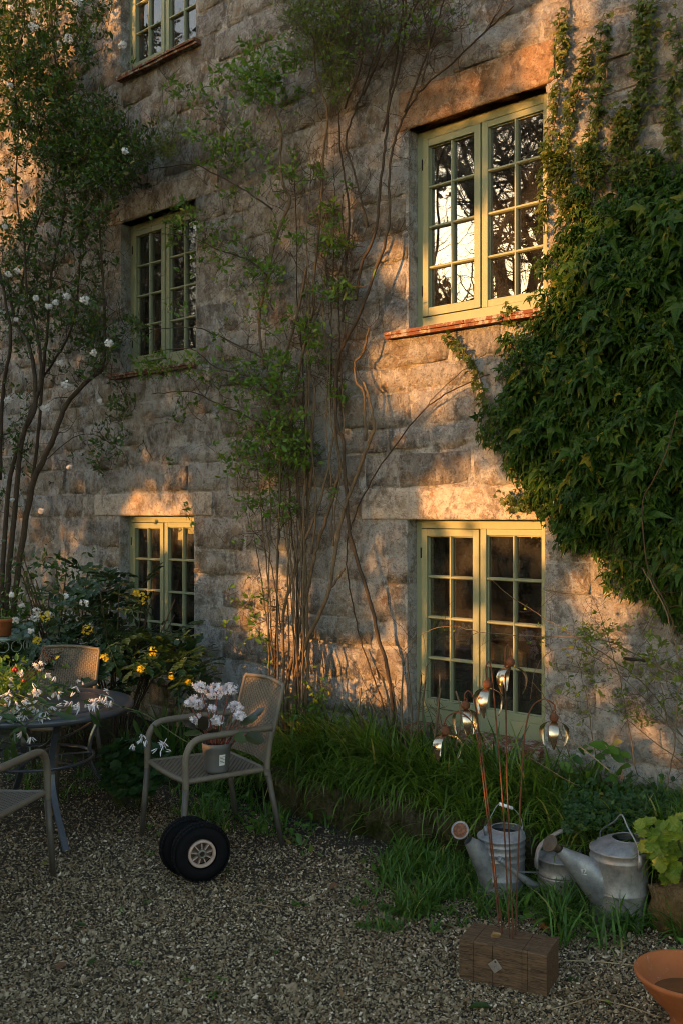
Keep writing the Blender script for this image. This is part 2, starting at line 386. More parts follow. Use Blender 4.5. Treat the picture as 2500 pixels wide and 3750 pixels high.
def gravel_mat():
    t = NT('gravel_stone'); r = t.attr('rnd')
    c = t.ramp(r, [(0, (.05, .038, .022)), (.25, (.13, .105, .068)), (.5, (.21, .175, .12)), (.72, (.30, .26, .195)), (.82, (.17, .105, .05)), (.93, (.40, .35, .27)), (1, (.60, .55, .47))])
    n = t.noise(t.pos(), 160, 3, .7)
    c = t.mix(t.ramp(n, [(.3, 0.), (.7, .6)]), c, t.mix(1., c, (.5, .5, .48), 'MULTIPLY'))
    c = t.mix(1., c, (1.32, 1.22, 1.04), 'MULTIPLY')
    return t.done(c, .8, spec=.2)
M['gravel'] = gravel_mat()
def gravel():
    N = 210000
    # only the yard the picture shows, and a margin at its sides
    Z = 3.0 + 4.6 * RNG.random(N) ** 1.15; lat = (RNG.random(N) - .5) * 2 * (Z * .37)
    Px = CAM.x + RGT.x * lat + FWD.x * Z; Py = CAM.y + RGT.y * lat + FWD.y * Z
    # thinner towards the wall, where soil and weeds take over
    keep = RNG.random(N) < np.clip((-0.75 - Py) / .45, 0.0, 1) * (0.62 + .55 * np.clip(vnoise(Px, Py, 2.2, 3) + .35 + (Z < 5.0), 0, 1)) * (1 - .55 * sstep(Z, 5.3, 6.6))
    Px, Py = Px[keep], Py[keep]; N = len(Px)
    ico = bmesh.new(); bmesh.ops.create_icosphere(ico, subdivisions=1, radius=1)
    ico.verts.ensure_lookup_table(); TV = np.array([v.co for v in ico.verts]); TF = np.array([[v.index for v in f.verts] for f in ico.faces]); ico.free()
    # low-count pebbles: an octahedron cut from the icosphere pattern
    OV = np.array([(1, 0, 0), (0, 1, 0), (-1, 0, 0), (0, -1, 0), (0, 0, 1), (0, 0, -1), (.62, .62, .55), (-.62, .55, .5), (-.55, -.62, .55), (.55, -.6, .5)], float)
    OF = np.array([(4, 6, 7), (4, 7, 8), (4, 8, 9), (4, 9, 6), (6, 0, 1), (6, 1, 7), (7, 1, 2), (7, 2, 8), (8, 2, 3), (8, 3, 9), (9, 3, 0), (9, 0, 6)])
    s = np.clip(RNG.lognormal(math.log(.0045), .34, N), .003, .017)
    sx = s * RNG.uniform(.8, 1.5, N); sy = s * RNG.uniform(.7, 1.1, N); sz = s * RNG.uniform(.45, .85, N)
    a = RNG.random(N) * 6.283; tl = RNG.normal(0, .45, (N, 2))
    V = OV[None] * (1 + .22 * RNG.normal(size=(N, 10, 1))) * np.stack([sx, sy, sz], 1)[:, None]
    V[..., 2] += V[..., 0] * tl[:, :1] + V[..., 1] * tl[:, 1:]
    x = V[..., 0] * np.cos(a)[:, None] - V[..., 1] * np.sin(a)[:, None]; y = V[..., 0] * np.sin(a)[:, None] + V[..., 1] * np.cos(a)[:, None]
    z = V[..., 2] + (ground_z(Px, Py) + RNG.uniform(-.001, .007, N))[:, None]
    b = Bulk(); b.add(np.stack([x + Px[:, None], y + Py[:, None], z], -1).reshape(-1, 3), (OF[None] + (np.arange(N) * 10)[:, None, None]).reshape(-1, 3), np.repeat(RNG.random(N), 10))
    tag(b.obj('gravel', M['gravel'], smooth=False, kind='stuff'), 'pale and brown pea gravel covering the yard', 'gravel')
gravel()

def soil():
    t = NT('soil_and_moss'); p = t.pos()
    c = t.ramp(t.noise(p, 30, 7, .75), [(.3, (.012, .010, .006)), (.5, (.03, .026, .014)), (.62, (.035, .045, .012)), (.8, (.07, .085, .02))])
    t.bump(t.noise(p, 40, 6, .75), 1., .02)
    return t.done(c, 1., spec=.1)
M['soil'] = soil()
EDGE_Y = -0.60
def bed_z(x, y):
    x = np.asarray(x, float); y = np.asarray(y, float)
    top = .07 + .20 * sstep(x, -5.1, -4.3)
    rise = sstep(y, EDGE_Y - .32 * (1 - sstep(x, -5.1, -4.3)) - .08, EDGE_Y + .06)
    return (top + .07 * sstep(y, -.45, 0) + .03 * vnoise(x, y, 3.5, 1)) * rise - .03 * (1 - rise)
b = Bulk(); xs = np.linspace(-11, 0.5, 150); ys = np.linspace(-1.1, 0.05, 26); X, Y = np.meshgrid(xs, ys, indexing='ij')
b.grid(np.stack([X, Y, bed_z(X, Y)], -1), 150, 26)
tag(b.obj('planting_bed', M['soil']), 'dark raised soil bed along the foot of the wall', kind='structure')

# ================================================================== the cottage
house = tag(empty('stone_cottage', (-5, 0, 0)), 'weathered rubble stone cottage with sage green casement windows', 'house')
HX = Vector(house.location)
def under(o, par):      # parts are built in world coordinates; keep them there under the cottage's empty
    o.parent = par
    o.matrix_parent_inverse = par.matrix_basis.inverted() if par is house else Matrix()
    return o
bpy.context.view_layer.update()
RX0, RX1, LX0, LX1 = -4.075, -3.045, -7.26, -6.25
WINS = [('lower_right', RX0, RX1, .49, 1.832), ('upper_right', RX0 + .01, RX1 + .012, 3.065, 4.40),
        ('lower_left', LX0, LX1, .52, 1.86), ('middle_left', LX0 + .02, LX1 + .02, 3.085, 4.405), ('top_left', LX0 + .01, LX1 + .02, 5.65, 6.95)]
LINTELS = [(-4.46, -2.78, 1.834, 2.045), (-4.14, -2.98, 4.402, 4.66), (-7.62, -6.02, 1.862, 2.05), (-7.55, -5.95, 4.407, 4.63), (-7.5, -5.95, 6.95, 7.2)]
WX0, WX1, WZ0, WZ1, WT = -15.0, 1.5, -.3, 8.4, .42
# wall sheet with real openings
def wall_sheet():
    b = Bulk(); MY = .001      # face of the mortar, a little behind the stones
    xc = sorted({WX0, WX1, *[w[1] for w in WINS], *[w[2] for w in WINS]}); zc = sorted({WZ0, WZ1, *[w[3] for w in WINS], *[w[4] for w in WINS]})
    for x0, x1 in zip(xc, xc[1:]):
        for z0, z1 in zip(zc, zc[1:]):
            xm, zm = (x0 + x1) / 2, (z0 + z1) / 2
            if any(w[1] < xm < w[2] and w[3] < zm < w[4] for w in WINS): continue
            b.add([(x0, MY, z0), (x1, MY, z0), (x1, MY, z1), (x0, MY, z1)], np.array([(0, 1, 2, 3)]))
            b.add([(x0, WT, z0), (x1, WT, z0), (x1, WT, z1), (x0, WT, z1)], np.array([(3, 2, 1, 0)]))
    for n, x0, x1, z0, z1 in WINS:
        b.add([(x0, 0, z0), (x0, WT, z0), (x0, WT, z1), (x0, 0, z1)], np.array([(0, 1, 2, 3)]))
        b.add([(x1, 0, z0), (x1, WT, z0), (x1, WT, z1), (x1, 0, z1)], np.array([(3, 2, 1, 0)]))
        b.add([(x0, 0, z1), (x1, 0, z1), (x1, WT, z1), (x0, WT, z1)], np.array([(3, 2, 1, 0)]))
        b.add([(x0, 0, z0), (x1, 0, z0), (x1, WT, z0), (x0, WT, z0)], np.array([(0, 1, 2, 3)]))
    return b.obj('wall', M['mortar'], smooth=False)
wall = under(wall_sheet(), house)
wall['label'] = 'lime-washed rubble wall with rusty and grey lichen blotches'
# dark rooms behind the glass
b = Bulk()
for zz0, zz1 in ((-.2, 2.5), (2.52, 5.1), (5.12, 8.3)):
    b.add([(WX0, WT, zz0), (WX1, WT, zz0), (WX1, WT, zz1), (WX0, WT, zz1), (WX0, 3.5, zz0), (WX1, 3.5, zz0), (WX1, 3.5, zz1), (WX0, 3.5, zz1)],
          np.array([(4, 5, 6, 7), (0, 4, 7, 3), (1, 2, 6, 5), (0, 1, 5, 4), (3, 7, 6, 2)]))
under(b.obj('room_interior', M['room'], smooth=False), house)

def stone_piece(x0, x1, z0, z1, proud, seed, nu=7, nz=5):
    """one wall stone: rough, worn, bedded in the mortar"""
    r = np.random.default_rng(seed)
    u = np.array([-1, -.945, -.5, 0, .5, .945, 1.]); v = np.array([-1, -.93, 0, .93, 1.]); U, V = np.meshgrid(u, v, indexing='ij')
    cx, cz, hx, hz = (x0 + x1) / 2, (z0 + z1) / 2, (x1 - x0) / 2, (z1 - z0) / 2
    k = r.normal(0, .055, (4,)); rc = r.uniform(.01, .10)
    sq = 1 - rc * (U ** 2) * (V ** 2)
    Xx = cx + hx * sq * (U + k[0] * V * (1 - abs(U)) + k[1] * V * .5) + r.normal(0, .006, U.shape)
    Zz = cz + hz * sq * (V + k[2] * U * .6) + r.normal(0, .006, U.shape)
    dome = (1 - U ** 4) * (1 - V ** 4)
    h = proud * (.85 + .15 * dome) + r.normal(0, .006, U.shape) + r.normal(0, .006) * U + r.normal(0, .006) * V
    edge = (abs(U) > .99) | (abs(V) > .99)
    h = np.where(edge, -.005 - .003 * r.random(U.shape), h)
    return np.stack([Xx - cx, -h, Zz - cz], -1), (cx, 0, cz)
def masonry():
    zb = [-.25, .49, 1.832, 2.05, 3.07, 4.40, 4.655, 5.65, 6.95, 7.2, 8.3]
    cells = []
    rr = random.Random(5)
    for za, zc in zip(zb, zb[1:]):
        n = max(1, round((zc - za) / .225)); cuts = [za + (zc - za) * (i + (rr.uniform(-.22, .22) if 0 < i < n else 0)) / n for i in range(n + 1)]
        for z0, z1 in zip(cuts, cuts[1:]):
            zm = (z0 + z1) / 2; blocks = [(w[1] - .004, w[2] + .004) for w in WINS if w[3] - .01 < zm < w[4] + .01] + [(l[0] - .01, l[1] + .01) for l in LINTELS if l[2] - .01 < zm < l[3] + .01]
            blocks.sort(); x = -11.4; spans = []
            for a, c in blocks: spans.append((x, a)); x = c
            spans.append((x, 0.4))
            for a, c in spans:
                x = a
                while x < c - .05:
                    w = rr.choice([.24, .34, .42, .52, .66]) * rr.uniform(.8, 1.2)
                    if c - x - w < .16: w = c - x
                    cells.append((x, x + w, z0, z1)); x += w
    out = []
    for i, (x0, x1, z0, z1) in enumerate(cells):
        g = .002 + .009 * rr.random() ** 1.5
        jz = rr.uniform(-.012, .012)
        out.append((x0 + g, x1 - g, z0 + g + jz, z1 - g + jz, max(.001, rr.gauss(.008, .006))))
    vis = []
    for i, s in enumerate(out):
        px, py, Z = proj(((s[0] + s[1]) / 2, 0, (s[2] + s[3]) / 2))
        hid = 1800 < px < 2600 and 700 < py < 1900 and px + .25 * py > 2330
        inn = -120 < px < 2620 and -120 < py < 2900 and not hid
        vis.append(((s[1] - s[0]) * (s[3] - s[2]) / Z ** 2 if inn else 0, i))
    vis.sort(reverse=True); singles = {i for a, i in vis[:298] if a > 0}
    rest = Bulk(); iq, jq = np.meshgrid(np.arange(6), np.arange(4), indexing='ij')
    F = np.stack([iq * 5 + jq, (iq + 1) * 5 + jq, (iq + 1) * 5 + jq + 1, iq * 5 + jq + 1], -1).reshape(-1, 4)
    for i, s in enumerate(out):
        V, c = stone_piece(*s, seed=i)
        if i in singles:
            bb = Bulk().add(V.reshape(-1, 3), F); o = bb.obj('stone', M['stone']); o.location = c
            o.parent = wall; o.matrix_parent_inverse = Matrix()
        else: rest.add(V.reshape(-1, 3) + np.array(c), F)
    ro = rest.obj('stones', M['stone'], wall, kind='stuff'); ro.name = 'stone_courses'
masonry()

def slab(x0, x1, z0, z1, proud, seed, sub=14):
    """a long dressed stone with worn arrises, running into the wall"""
    b = Bulk(); r = np.random.default_rng(seed); us = np.linspace(x0, x1, sub)
    prof = [(WT * .3, z0), (-.2 * proud, z0), (-proud * .8, z0 + .006), (-proud, z0 + .018), (-proud, (z0 * 2 + z1) / 3), (-proud, (z0 + 2 * z1) / 3), (-proud, z1 - .018), (-proud * .8, z1 - .006), (.02, z1)]
    V = []
    for i, x in enumerate(us):
        for j, (y, z) in enumerate(prof):
            V.append((x, y + (r.normal(0, .0022) if 2 <= j <= 7 else 0), z + (r.normal(0, .0022) if 2 <= j <= 7 else 0)))
    b.grid(V, sub, len(prof))
    for e in (0, sub - 1): b.add(V[e * len(prof):(e + 1) * len(prof)], np.array([list(range(len(prof)))[::(1 if e == 0 else -1)]]))
    return b
for k, (x0, x1, z0, z1) in enumerate(LINTELS):
    o = under(slab(x0, x1, z0 - .002, z1, .010 + .002 * k, 40 + k).obj('lintel', M['redstone'] if k == 1 else M['lintel']), house)
    o['label'] = ['pale grey lintel over the lower window beside the watering cans', 'reddish lichen-spotted sandstone lintel', 'pale lintel over the lower window behind the table', 'sandstone lintel half hidden by twigs', 'lintel above the topmost window'][k]

FR = .098       # how far the frames stand back from the wall face
def window(key, x0, x1, z0, z1, label):
    W = x1 - x0; yf = FR
    b = Bulk()
    def bar(bb, a, c, e, g, y0=yf, y1=yf + .06): bb.box(a, c, y0, y1, e, g)
    fl, frr, ft, fb = .042, .082, .058, .105
    xm = x0 + W * .487; xr0, xr1 = xm + .048, x1 - frr
    bar(b, x0, x0 + fl, z0, z1); bar(b, x1 - frr, x1, z0, z1)
    bar(b, x0 + fl, x1 - frr, z1 - ft, z1, yf + .0015); bar(b, x0 + fl, x1 - frr, z0, z0 + fb, yf + .0015)
    bar(b, xm + .003, xr0, z0 + fb, z1 - ft, yf + .003)
    bar(b, xr0, xr1, z0 + fb, z0 + fb + .045, yf + .006); bar(b, xr0, xr1, z1 - ft - .04, z1 - ft, yf + .006)
    win = under(b.obj('window', M['sage'], smooth=False, bevel=.003), house); win['label'] = label
    def kid(bb, name, mat, bev=.002):
        o = bb.obj(name, mat, win, smooth=False, bevel=bev); return o
    # left casement, hung in the frame with a dark gap round it
    sx0, sx1, sz0, sz1 = x0 + fl + .004, xm - .001, z0 + fb + .004, z1 - ft - .004; st = .046
    s = Bulk(); y0, y1 = yf - .007, yf + .04
    s.box(sx0, sx0 + st, y0, y1, sz0, sz1); s.box(sx1 - st, sx1, y0, y1, sz0, sz1)
    s.box(sx0 + st, sx1 - st, y0 + .0015, y1, sz1 - st, sz1); s.box(sx0 + st, sx1 - st, y0 + .0015, y1, sz0, sz0 + .055)
    kid(s, 'casement', M['sage'])
    k = Bulk().box(x0 + .01, xm + .02, yf + .056, yf + .0595, z0 + .02, z0 + fb + .02).box(x0 + .01, x0 + fl + .02, yf + .056, yf + .0595, z0 + .12, z1 - .02).box(xm - .02, xm + .02, yf + .055, yf + .0595, z0 + .12, z1 - .07)  # near-black strips: the shade inside the gap is put into the colour
    kid(k, 'gap_shade_strip', M['gapdark'], 0)
    for (a, c, e, g, yb) in ((sx0 + st, sx1 - st, sz0 + .055, sz1 - st, yf + .002), (xr0, xr1, z0 + fb + .045, z1 - ft - .04, yf + .008)):
        mw = .011; cx = (a + c) / 2
        m = Bulk()
        def muntin(v0, v1, e0, e1, vert):
            pr = [(-mw, .034), (-mw, .012), (-mw * .45, 0), (mw * .45, 0), (mw, .012), (mw, .034)]
            V = []
            for tt in (e0, e1):
                for (w, d) in pr: V.append((v0 + w, yb + d, tt) if vert else (tt, yb + .0012 + d, v0 + w))
            q = Bulk(); n = len(pr)
            F = [(i, i + 1, n + i + 1, n + i) for i in range(n - 1)]
            q.add(V, np.array(F)); q.add(V[:n], np.array([list(range(n))])); q.add(V[n:], np.array([list(range(n))[::-1]]))
            kid(q, 'muntin', M['sage'], 0)
        muntin(cx, 0, e, g, True)
        rows = [e + (g - e) * i / 4 for i in range(5)]
        for zz in rows[1:4]: muntin(zz, 0, a, c, False)
        # glazing putty bead round the lights
        q = Bulk(); pb = .007
        q.box(a, a + pb, yb + .014, yb + .03, e, g); q.box(c - pb, c, yb + .014, yb + .03, e, g)
        q.box(a + pb, c - pb, yb + .016, yb + .03, g - pb, g); q.box(a + pb, c - pb, yb + .016, yb + .03, e, e + pb)
        kid(q, 'putty_bead', M['sage'], .002)
        for (p0, p1) in ((a, cx), (cx, c)):
            for q0, q1 in zip(rows, rows[1:]):
                g_ = Bulk().box(-(p1 - p0) / 2 - .004, (p1 - p0) / 2 + .004, -.0012, .0012, -(q1 - q0) / 2 - .004, (q1 - q0) / 2 + .004)
                o = g_.obj('pane', M['glass'], win, smooth=False); o.location = ((p0 + p1) / 2, yb + .028, (q0 + q1) / 2)
                o.rotation_euler = (random.gauss(0, .004), 0, random.gauss(0, .005))
    for hz in (z0 + .28, z1 - .22):
        h = Bulk().tube([(x0 + fl + .002, yf - .006, hz - .035), (x0 + fl + .002, yf - .006, hz + .035)], .006, 8); kid(h, 'hinge', M['gapdark'], 0)
    return win
WLAB = {'lower_right': 'casement window half sunlit above the grassy bank', 'upper_right': 'casement window reflecting bare trees, lower half sunlit',
        'lower_left': 'casement window behind the yellow flowering shrub', 'middle_left': 'shaded casement window half covered by leafy twigs', 'top_left': 'topmost casement window cut by the picture edge'}
wobj = {}
for (key, x0, x1, z0, z1) in WINS: wobj[key] = window(key, x0, x1, z0, z1, WLAB[key])
# clay tile sills: each tile a piece of its own
def sill(win, x0, x1, z, n, th, out, layers=2):
    for l in range(layers):
        cuts = np.linspace(x0, x1, n + 1) + np.concatenate([[0], RNG.normal(0, .012, n - 1), [0]]) + (0 if l == 0 else .04) * np.concatenate([[0], np.ones(n - 1), [0]])
        for a, c in zip(cuts, cuts[1:]):
            zz = z - th * (l + 1); d = RNG.normal(0, .003)
            t = Bulk().box(-(c - a) / 2 + .0006, (c - a) / 2 - .0006, -out + (.012 * l) + d, .12, .0003, th - .0003)
            o = t.obj('sill_tile', M['tile'], win, smooth=False, bevel=.002); o.location = ((a + c) / 2, 0, zz); o.rotation_euler = (.05, 0, RNG.normal(0, .004))
sill(wobj['upper_right'], RX0 - .13, RX1 + .06, 3.074, 4, .022, .085)
sill(wobj['lower_right'], RX0 + .02, RX1 + .03, .492, 5, .04, .11, 2)
sill(wobj['middle_left'], LX0 - .10, LX1 + .05, 3.095, 4, .021, .06)
sill(wobj['top_left'], LX0 + .05, LX1 + .10, 5.66, 4, .021, .08)
sill(wobj['lower_left'], LX0 - .03, LX1 + .03, .52, 5, .04, .10, 1)
# weathered timber lying on the inner sill, lit through the glass
def timber_mat(name, c0, c1, sc=(3, 40, 40)):
    t = NT(name); p = t.obj()
    n = t.noise(t.scale(p, sc), 4, 6, .65, 1.2)
    c = t.ramp(n, [(.3, c0), (.65, c1)])
    t.bump(n, .5, .004); return t.done(c, .85, spec=.2)
M['plank'] = timber_mat('old_board', (.16, .085, .03), (.36, .23, .10))
def board():
    a = onw(1735, 2285, -.30); c = onw(1925, 2310, -.30)
    b = Bulk(); n = 12
    for i in range(n - 1): pass
    V = []
    for i in range(n):
        u = i / (n - 1); x = a.x + (c.x - a.x) * u; zt = 1.0 + .035 * math.sin(u * 3 + .4) ; zb = .90 + .03 * math.sin(u * 5)
        V += [(x, .26, zb), (x, .26, zt), (x, .31, zt), (x, .31, zb)]
    F = []
    for i in range(n - 1):
        for j in range(4): F.append((i * 4 + j, i * 4 + (j + 1) % 4, (i + 1) * 4 + (j + 1) % 4, (i + 1) * 4 + j))
    b.add(V, [np.array(F), np.array([(0, 3, 2, 1)]), np.array([(n * 4 - 4, n * 4 - 3, n * 4 - 2, n * 4 - 1)])])
    tag(b.obj('wooden_board', M['plank'], bevel=.006), 'knotty brown board seen through the lower window beside the metal flowers', 'board')
    s = Bulk().box(a.x - .2, RX1 - .02, .18, .40, .60, .615)
    under(s.obj('inner_sill', M['room']), house)
    for xx in (a.x + .08, c.x - .06):
        p = Bulk().box(xx - .015, xx + .015, .27, .30, .614, .91); under(p.obj('sill_bracket', M['room']), house)
board()

# ================================================================== the garden opposite: what shades the wall and shows in its windows
M['treebark'] = bark_mat('tree_bark', (.035, .026, .018), (.10, .075, .05), 18)
M['crownleaf'] = leaf_mat('tree_leaf', (.010, .018, .006), (.018, .032, .009), (.03, .045, .012), trans=.05)
def towall(P): P = Vector(P); k = P.y / TOSUN.y; return P - TOSUN * k        # where the sun throws P onto the wall plane
# clearings between the crowns, given where their light falls (photo pixels on the wall, half width, half height, strength)
GAPS = [(150, 90, 300, 300, .85), (40, 560, 110, 300, .7), (60, 900, 60, 120, .4), (330, 60, 110, 130, .8),
        (1190, 520, 75, 170, .55), (1230, 900, 60, 160, .30), (1150, 1150, 60, 140, .3), (1010, 1130, 40, 70, .35),
        (1420, 950, 45, 75, .7), (1475, 1010, 35, 110, .75), (1560, 1330, 170, 160, 1.0), (1500, 1420, 80, 80, .6),
        (1830, 1010, 300, 240, 1.3), (1900, 760, 130, 150, .8), (1720, 1230, 200, 90, .9), (1760, 700, 40, 90, .5), (1900, 1140, 130, 70, 1.1), (1640, 1130, 90, 70, .7),
        (2060, 200, 140, 220, 1.0), (2020, 480, 70, 150, .9), (2130, 620, 90, 160, .6), (1790, 330, 230, 70, .5), (2430, 130, 60, 60, .5), (2280, 300, 70, 90, .4),
        (1800, 1830, 230, 110, 1.0), (1700, 1620, 90, 90, .45), (1860, 1960, 150, 60, .9), (1600, 2050, 50, 300, .75), (1690, 2250, 30, 300, .6), (1900, 2020, 60, 50, .8), (1850, 2330, 110, 70, 1.3),
        (2220, 2190, 105, 140, 1.2), (2230, 2330, 40, 120, .6), (2400, 2700, 70, 70, .7),
        (590, 1840, 190, 45, .6), (700, 1800, 60, 30, .6), (620, 1930, 130, 60, .9), (690, 2050, 40, 160, .8), (500, 2100, 40, 130, .5), (600, 2200, 60, 60, .4),
        (1000, 2230, 110, 150, .75), (1080, 2420, 90, 130, .9), (1250, 2480, 120, 110, .9), (1420, 2450, 70, 150, .9), (1400, 2230, 60, 160, .45), (900, 2300, 60, 120, .5), (1180, 2600, 200, 60, .6),
        (760, 2150, 60, 110, .35), (420, 2010, 120, 130, .3), (250, 2050, 100, 120, .3), (820, 1500, 60, 60, .25), (600, 1720, 110, 60, .3)]
GW = []
for (px, py, hw, hh, s) in GAPS:
    c = onw(px, py); GW.append((c.x, c.z, abs(onw(px + hw, py).x - onw(px - hw, py).x) / 2, abs(onw(px, py - hh).z - onw(px, py + hh).z) / 2, s))
# clearings aimed at things standing in front of the wall: backrest of the far chair, table edge, right-hand stone
for P, w, h, s in ((lz(-1.90, 7.12, .80), .30, .13, 1.0), (lz(1.60, 4.50, .22), .17, .20, .9), (lz(.62, 4.0, .95), .35, .25, .55), (lz(1.1, 4.8, .2), .25, .09, .45), (lz(.68, 3.95, .12), .16, .06, .25), (lz(1.24, 3.55, .14), .2, .12, .5)):
    c = towall(P); GW.append((c.x, c.z, w, h, s))
GW = np.array(GW)
def openness(x, z):
    q = ((x[:, None] - GW[None, :, 0]) / GW[None, :, 2]) ** 2 + ((z[:, None] - GW[None, :, 1]) / GW[None, :, 3]) ** 2
    return np.clip((1.3 * GW[None, :, 4] * np.clip(2.1 - q, 0, 1)).max(1), 0, 1)
CROWN_V = [(0, 0, 0), (-.42, .45, .08), (0, 1, -.05), (.42, .45, .08)]; CROWN_F = [(0, 3, 2, 1)]
def shade_trees():  # unseen trees: leaves set back along the sun's rays to shape the shade
    spots = [(-5.9, -9.6), (-10.75, -10.6), (-12.4, -9.8), (-16.0, -11.0), (-18.2, -28.5)]
    N = 90000
    x = RNG.uniform(-12.5, .3, N); z = RNG.uniform(-.1, 8.4, N)
    o = openness(x, z); keep = (RNG.random(N) > o * 1.02)
    # the crowns thin out high up towards the left, shaped to let the evening sun onto the wall
    keep &= ~((z > 6.6 + .35 * (x + 9)) & (RNG.random(N) < .5) & (x < -8))
    x, z = x[keep], z[keep]; n = len(x)
    dist = np.clip(RNG.normal(11.0, 1.0, n), 8.2, 13.5); far = (x > -7.4) & (x < -4.5) & (z > 3.9); dist = np.where(far, RNG.normal(31, 1.5, n), dist)
    ok = ~far | (RNG.random(n) < .32); x, z, dist = x[ok], z[ok], dist[ok]; n = len(x); T = np.array(TOSUN)
    P = np.stack([x, np.zeros(n), z], 1) + T[None] * dist[:, None]
    D = rdir(n); NN = RNG.normal(size=(n, 3)) * .9 + T * 1.1; size = RNG.uniform(.09, .18, n) * np.where(dist > 20, 1.9, 1)
    own = np.where(dist > 20, 4, np.argmin(np.abs(P[:, :1] - np.array([s[0] for s in spots[:4]])[None]), 1))
    labs = ['unseen leafy tree farthest right, shaped to shade the wall', 'unseen leafy tree opposite the upper window, shaped to shade the wall', 'unseen leafy tree opposite the left windows, shaped to shade the wall', 'unseen leafy tree farthest left, shaped to shade the wall', 'unseen distant leafy tree, shaped to shade the upper wall']
    for k, (tx, ty) in enumerate(spots):
        t = tag(empty('shade_tree', (tx, ty, 0)), labs[k], 'tree', 'unseen trees that shade the wall')
        m = own == k; b = Bulk()
        b.scatter(CROWN_V, CROWN_F, P[m] - np.array([tx, ty, 0]), D[m], NN[m], size[m], RNG.random(m.sum()))
        b.obj('crown', M['crownleaf'], t, smooth=False)
        w = Bulk(); rr = random.Random(k)
        w.tube(spline([(0, 0, -.1), (.05, .02, 1.2), (-.08, .05, 2.2), (.06, 0, 3.2), (0, .1, 4.4)], 16), [.10, .085, .07, .05, .02], 8)
        for i in range(9):
            h = 1.4 + i * .3; a = rr.uniform(0, 6.28); L = rr.uniform(.6, 1.1)
            w.tube(spline([(0, 0, h), (L * .5 * math.cos(a), L * .3 * math.sin(a), h + .35), (L * math.cos(a), L * .6 * math.sin(a), h + .5)], 8), [.06, .04, .015], 6)
        w.obj('trunk', M['treebark'], t)
shade_trees()
def hedge():  # unseen hedge added to shade the wall's foot and darken the lower panes
    n = 16000; x = RNG.uniform(-30, 4, n); u = RNG.random((n, 2)); top = 1.30 + .10 * vnoise(x, x * 0, 1.3)
    y = -9.0 - .9 * u[:, 0]; z = top * np.sqrt(u[:, 1])
    face = RNG.random(n) < .6; y = np.where(face, -9.0 - .05 * RNG.random(n), y)
    b = Bulk(); b.scatter(OVATE_V, OVATE_F, np.stack([x, y, z], 1), rdir(n, .2, -.3), rdir(n, .3, -1), RNG.uniform(.07, .15, n), RNG.random(n))
    h = tag(empty('shade_hedge', (-13, -9.4, 0)), 'unseen low evergreen hedge added to shade the foot of the wall', 'hedge')
    o = b.obj('foliage', M['crownleaf'], None, smooth=False, kind='stuff'); o.parent = h; o.location = (13, 9.4, 0)
    c = Bulk().box(-17, 17, -.3, .35, 0, 1.12); c.obj('hedge_core', M['treebark'], h)
hedge()
def bare_tree(loc, H, seed, label, lean=0.0):
    t = tag(empty('bare_tree', loc), label, 'tree', 'bare trees beyond the hedge')
    rr = np.random.default_rng(seed); b = Bulk(); tr = Bulk()
    def grow(bb, p, d, L, r, lev):
        n = 5; pts = [p]; dd = d.copy()
        for i in range(n):
            dd = dd + rr.normal(0, .13 + .05 * lev if lev else .04, 3); dd[2] += .05; dd /= np.linalg.norm(dd); pts.append(pts[-1] + dd * L / n)
        if lev >= 1:
            ww = [towall(Vector(loc) + Vector(pp)) for pp in pts]
            if openness(np.array([w.x for w in ww]), np.array([w.z for w in ww])).max() > .35: return
        bb.tube(pts, [r, r * (.55 if lev else .3)], 7 if lev < 2 else (5 if lev < 3 else 3), cap=False)
        if lev >= 5: return
        if lev == 0:
            for _ in range(3): grow(b, pts[-1], dd * .9 + rr.normal(0, .25, 3), L * .6, r * .3, 1)
        for i in range([7, 6, 6, 4, 4][lev]):
            f = rr.uniform(.3, 1.0); q = pts[min(n, int(f * n))]
            a = rr.normal(0, 1, 3); a -= dd * (a @ dd); a /= np.linalg.norm(a) + 1e-9
            nd = dd * .55 + a * rr.uniform(.5, .95); nd /= np.linalg.norm(nd)
            grow(b, q, nd, L * rr.uniform(.5, .74), r * .5, lev + 1)
    grow(tr, np.zeros(3), np.array([lean, 0, 1.0]), H * .36, .013 * H, 0)
    tr.obj('trunk', M['treebark'], t); b.obj('branches', M['treebark'], t)
bare_tree((-11.5, -12.4, 0), 20, 3, 'tall bare branching tree mirrored in the sunlit upper window')
bare_tree((-24.5, -30.0, 0), 33, 9, 'second bare tree mirrored in the sunlit upper window', .1)
bare_tree((-23.2, -12.6, 0), 18, 5, 'bare tree mirrored in the shaded middle window')
bare_tree((-27.5, -16.5, 0), 20, 15, 'bare tree beside the one mirrored in the middle window', -.1)
bare_tree((-15.4, -18.6, 0), 30, 27, 'tallest bare tree mirrored in the top panes of the sunlit upper window')

# ================================================================== climbers and shrubs against the wall
M['stem'] = bark_mat('climber_stem', (.065, .046, .028), (.20, .145, .085), 70)
M['stemdark'] = bark_mat('old_dark_stem', (.028, .020, .013), (.085, .060, .038), 70)
M['twig'] = bark_mat('thin_twig', (.030, .020, .012), (.085, .055, .030), 90)
M['leafspring'] = leaf_mat('spring_leaf', (.07, .15, .018), (.13, .23, .026), (.27, .29, .03), gloss=.5)
M['leafvib'] = leaf_mat('viburnum_leaf', (.020, .050, .010), (.055, .11, .018), (.20, .20, .03), gloss=.5)
M['leaffine'] = leaf_mat('fine_leaf', (.08, .13, .018), (.15, .20, .024), (.24, .24, .03), gloss=.55)
M['ivy'] = leaf_mat('ivy_leaf', (.014, .042, .006), (.042, .095, .010), (.22, .20, .02), gloss=.5, trans=.32, spec=.25)
M['ivyyoung'] = leaf_mat('young_ivy_leaf', (.05, .095, .015), (.11, .14, .02), (.24, .19, .025), gloss=.45)
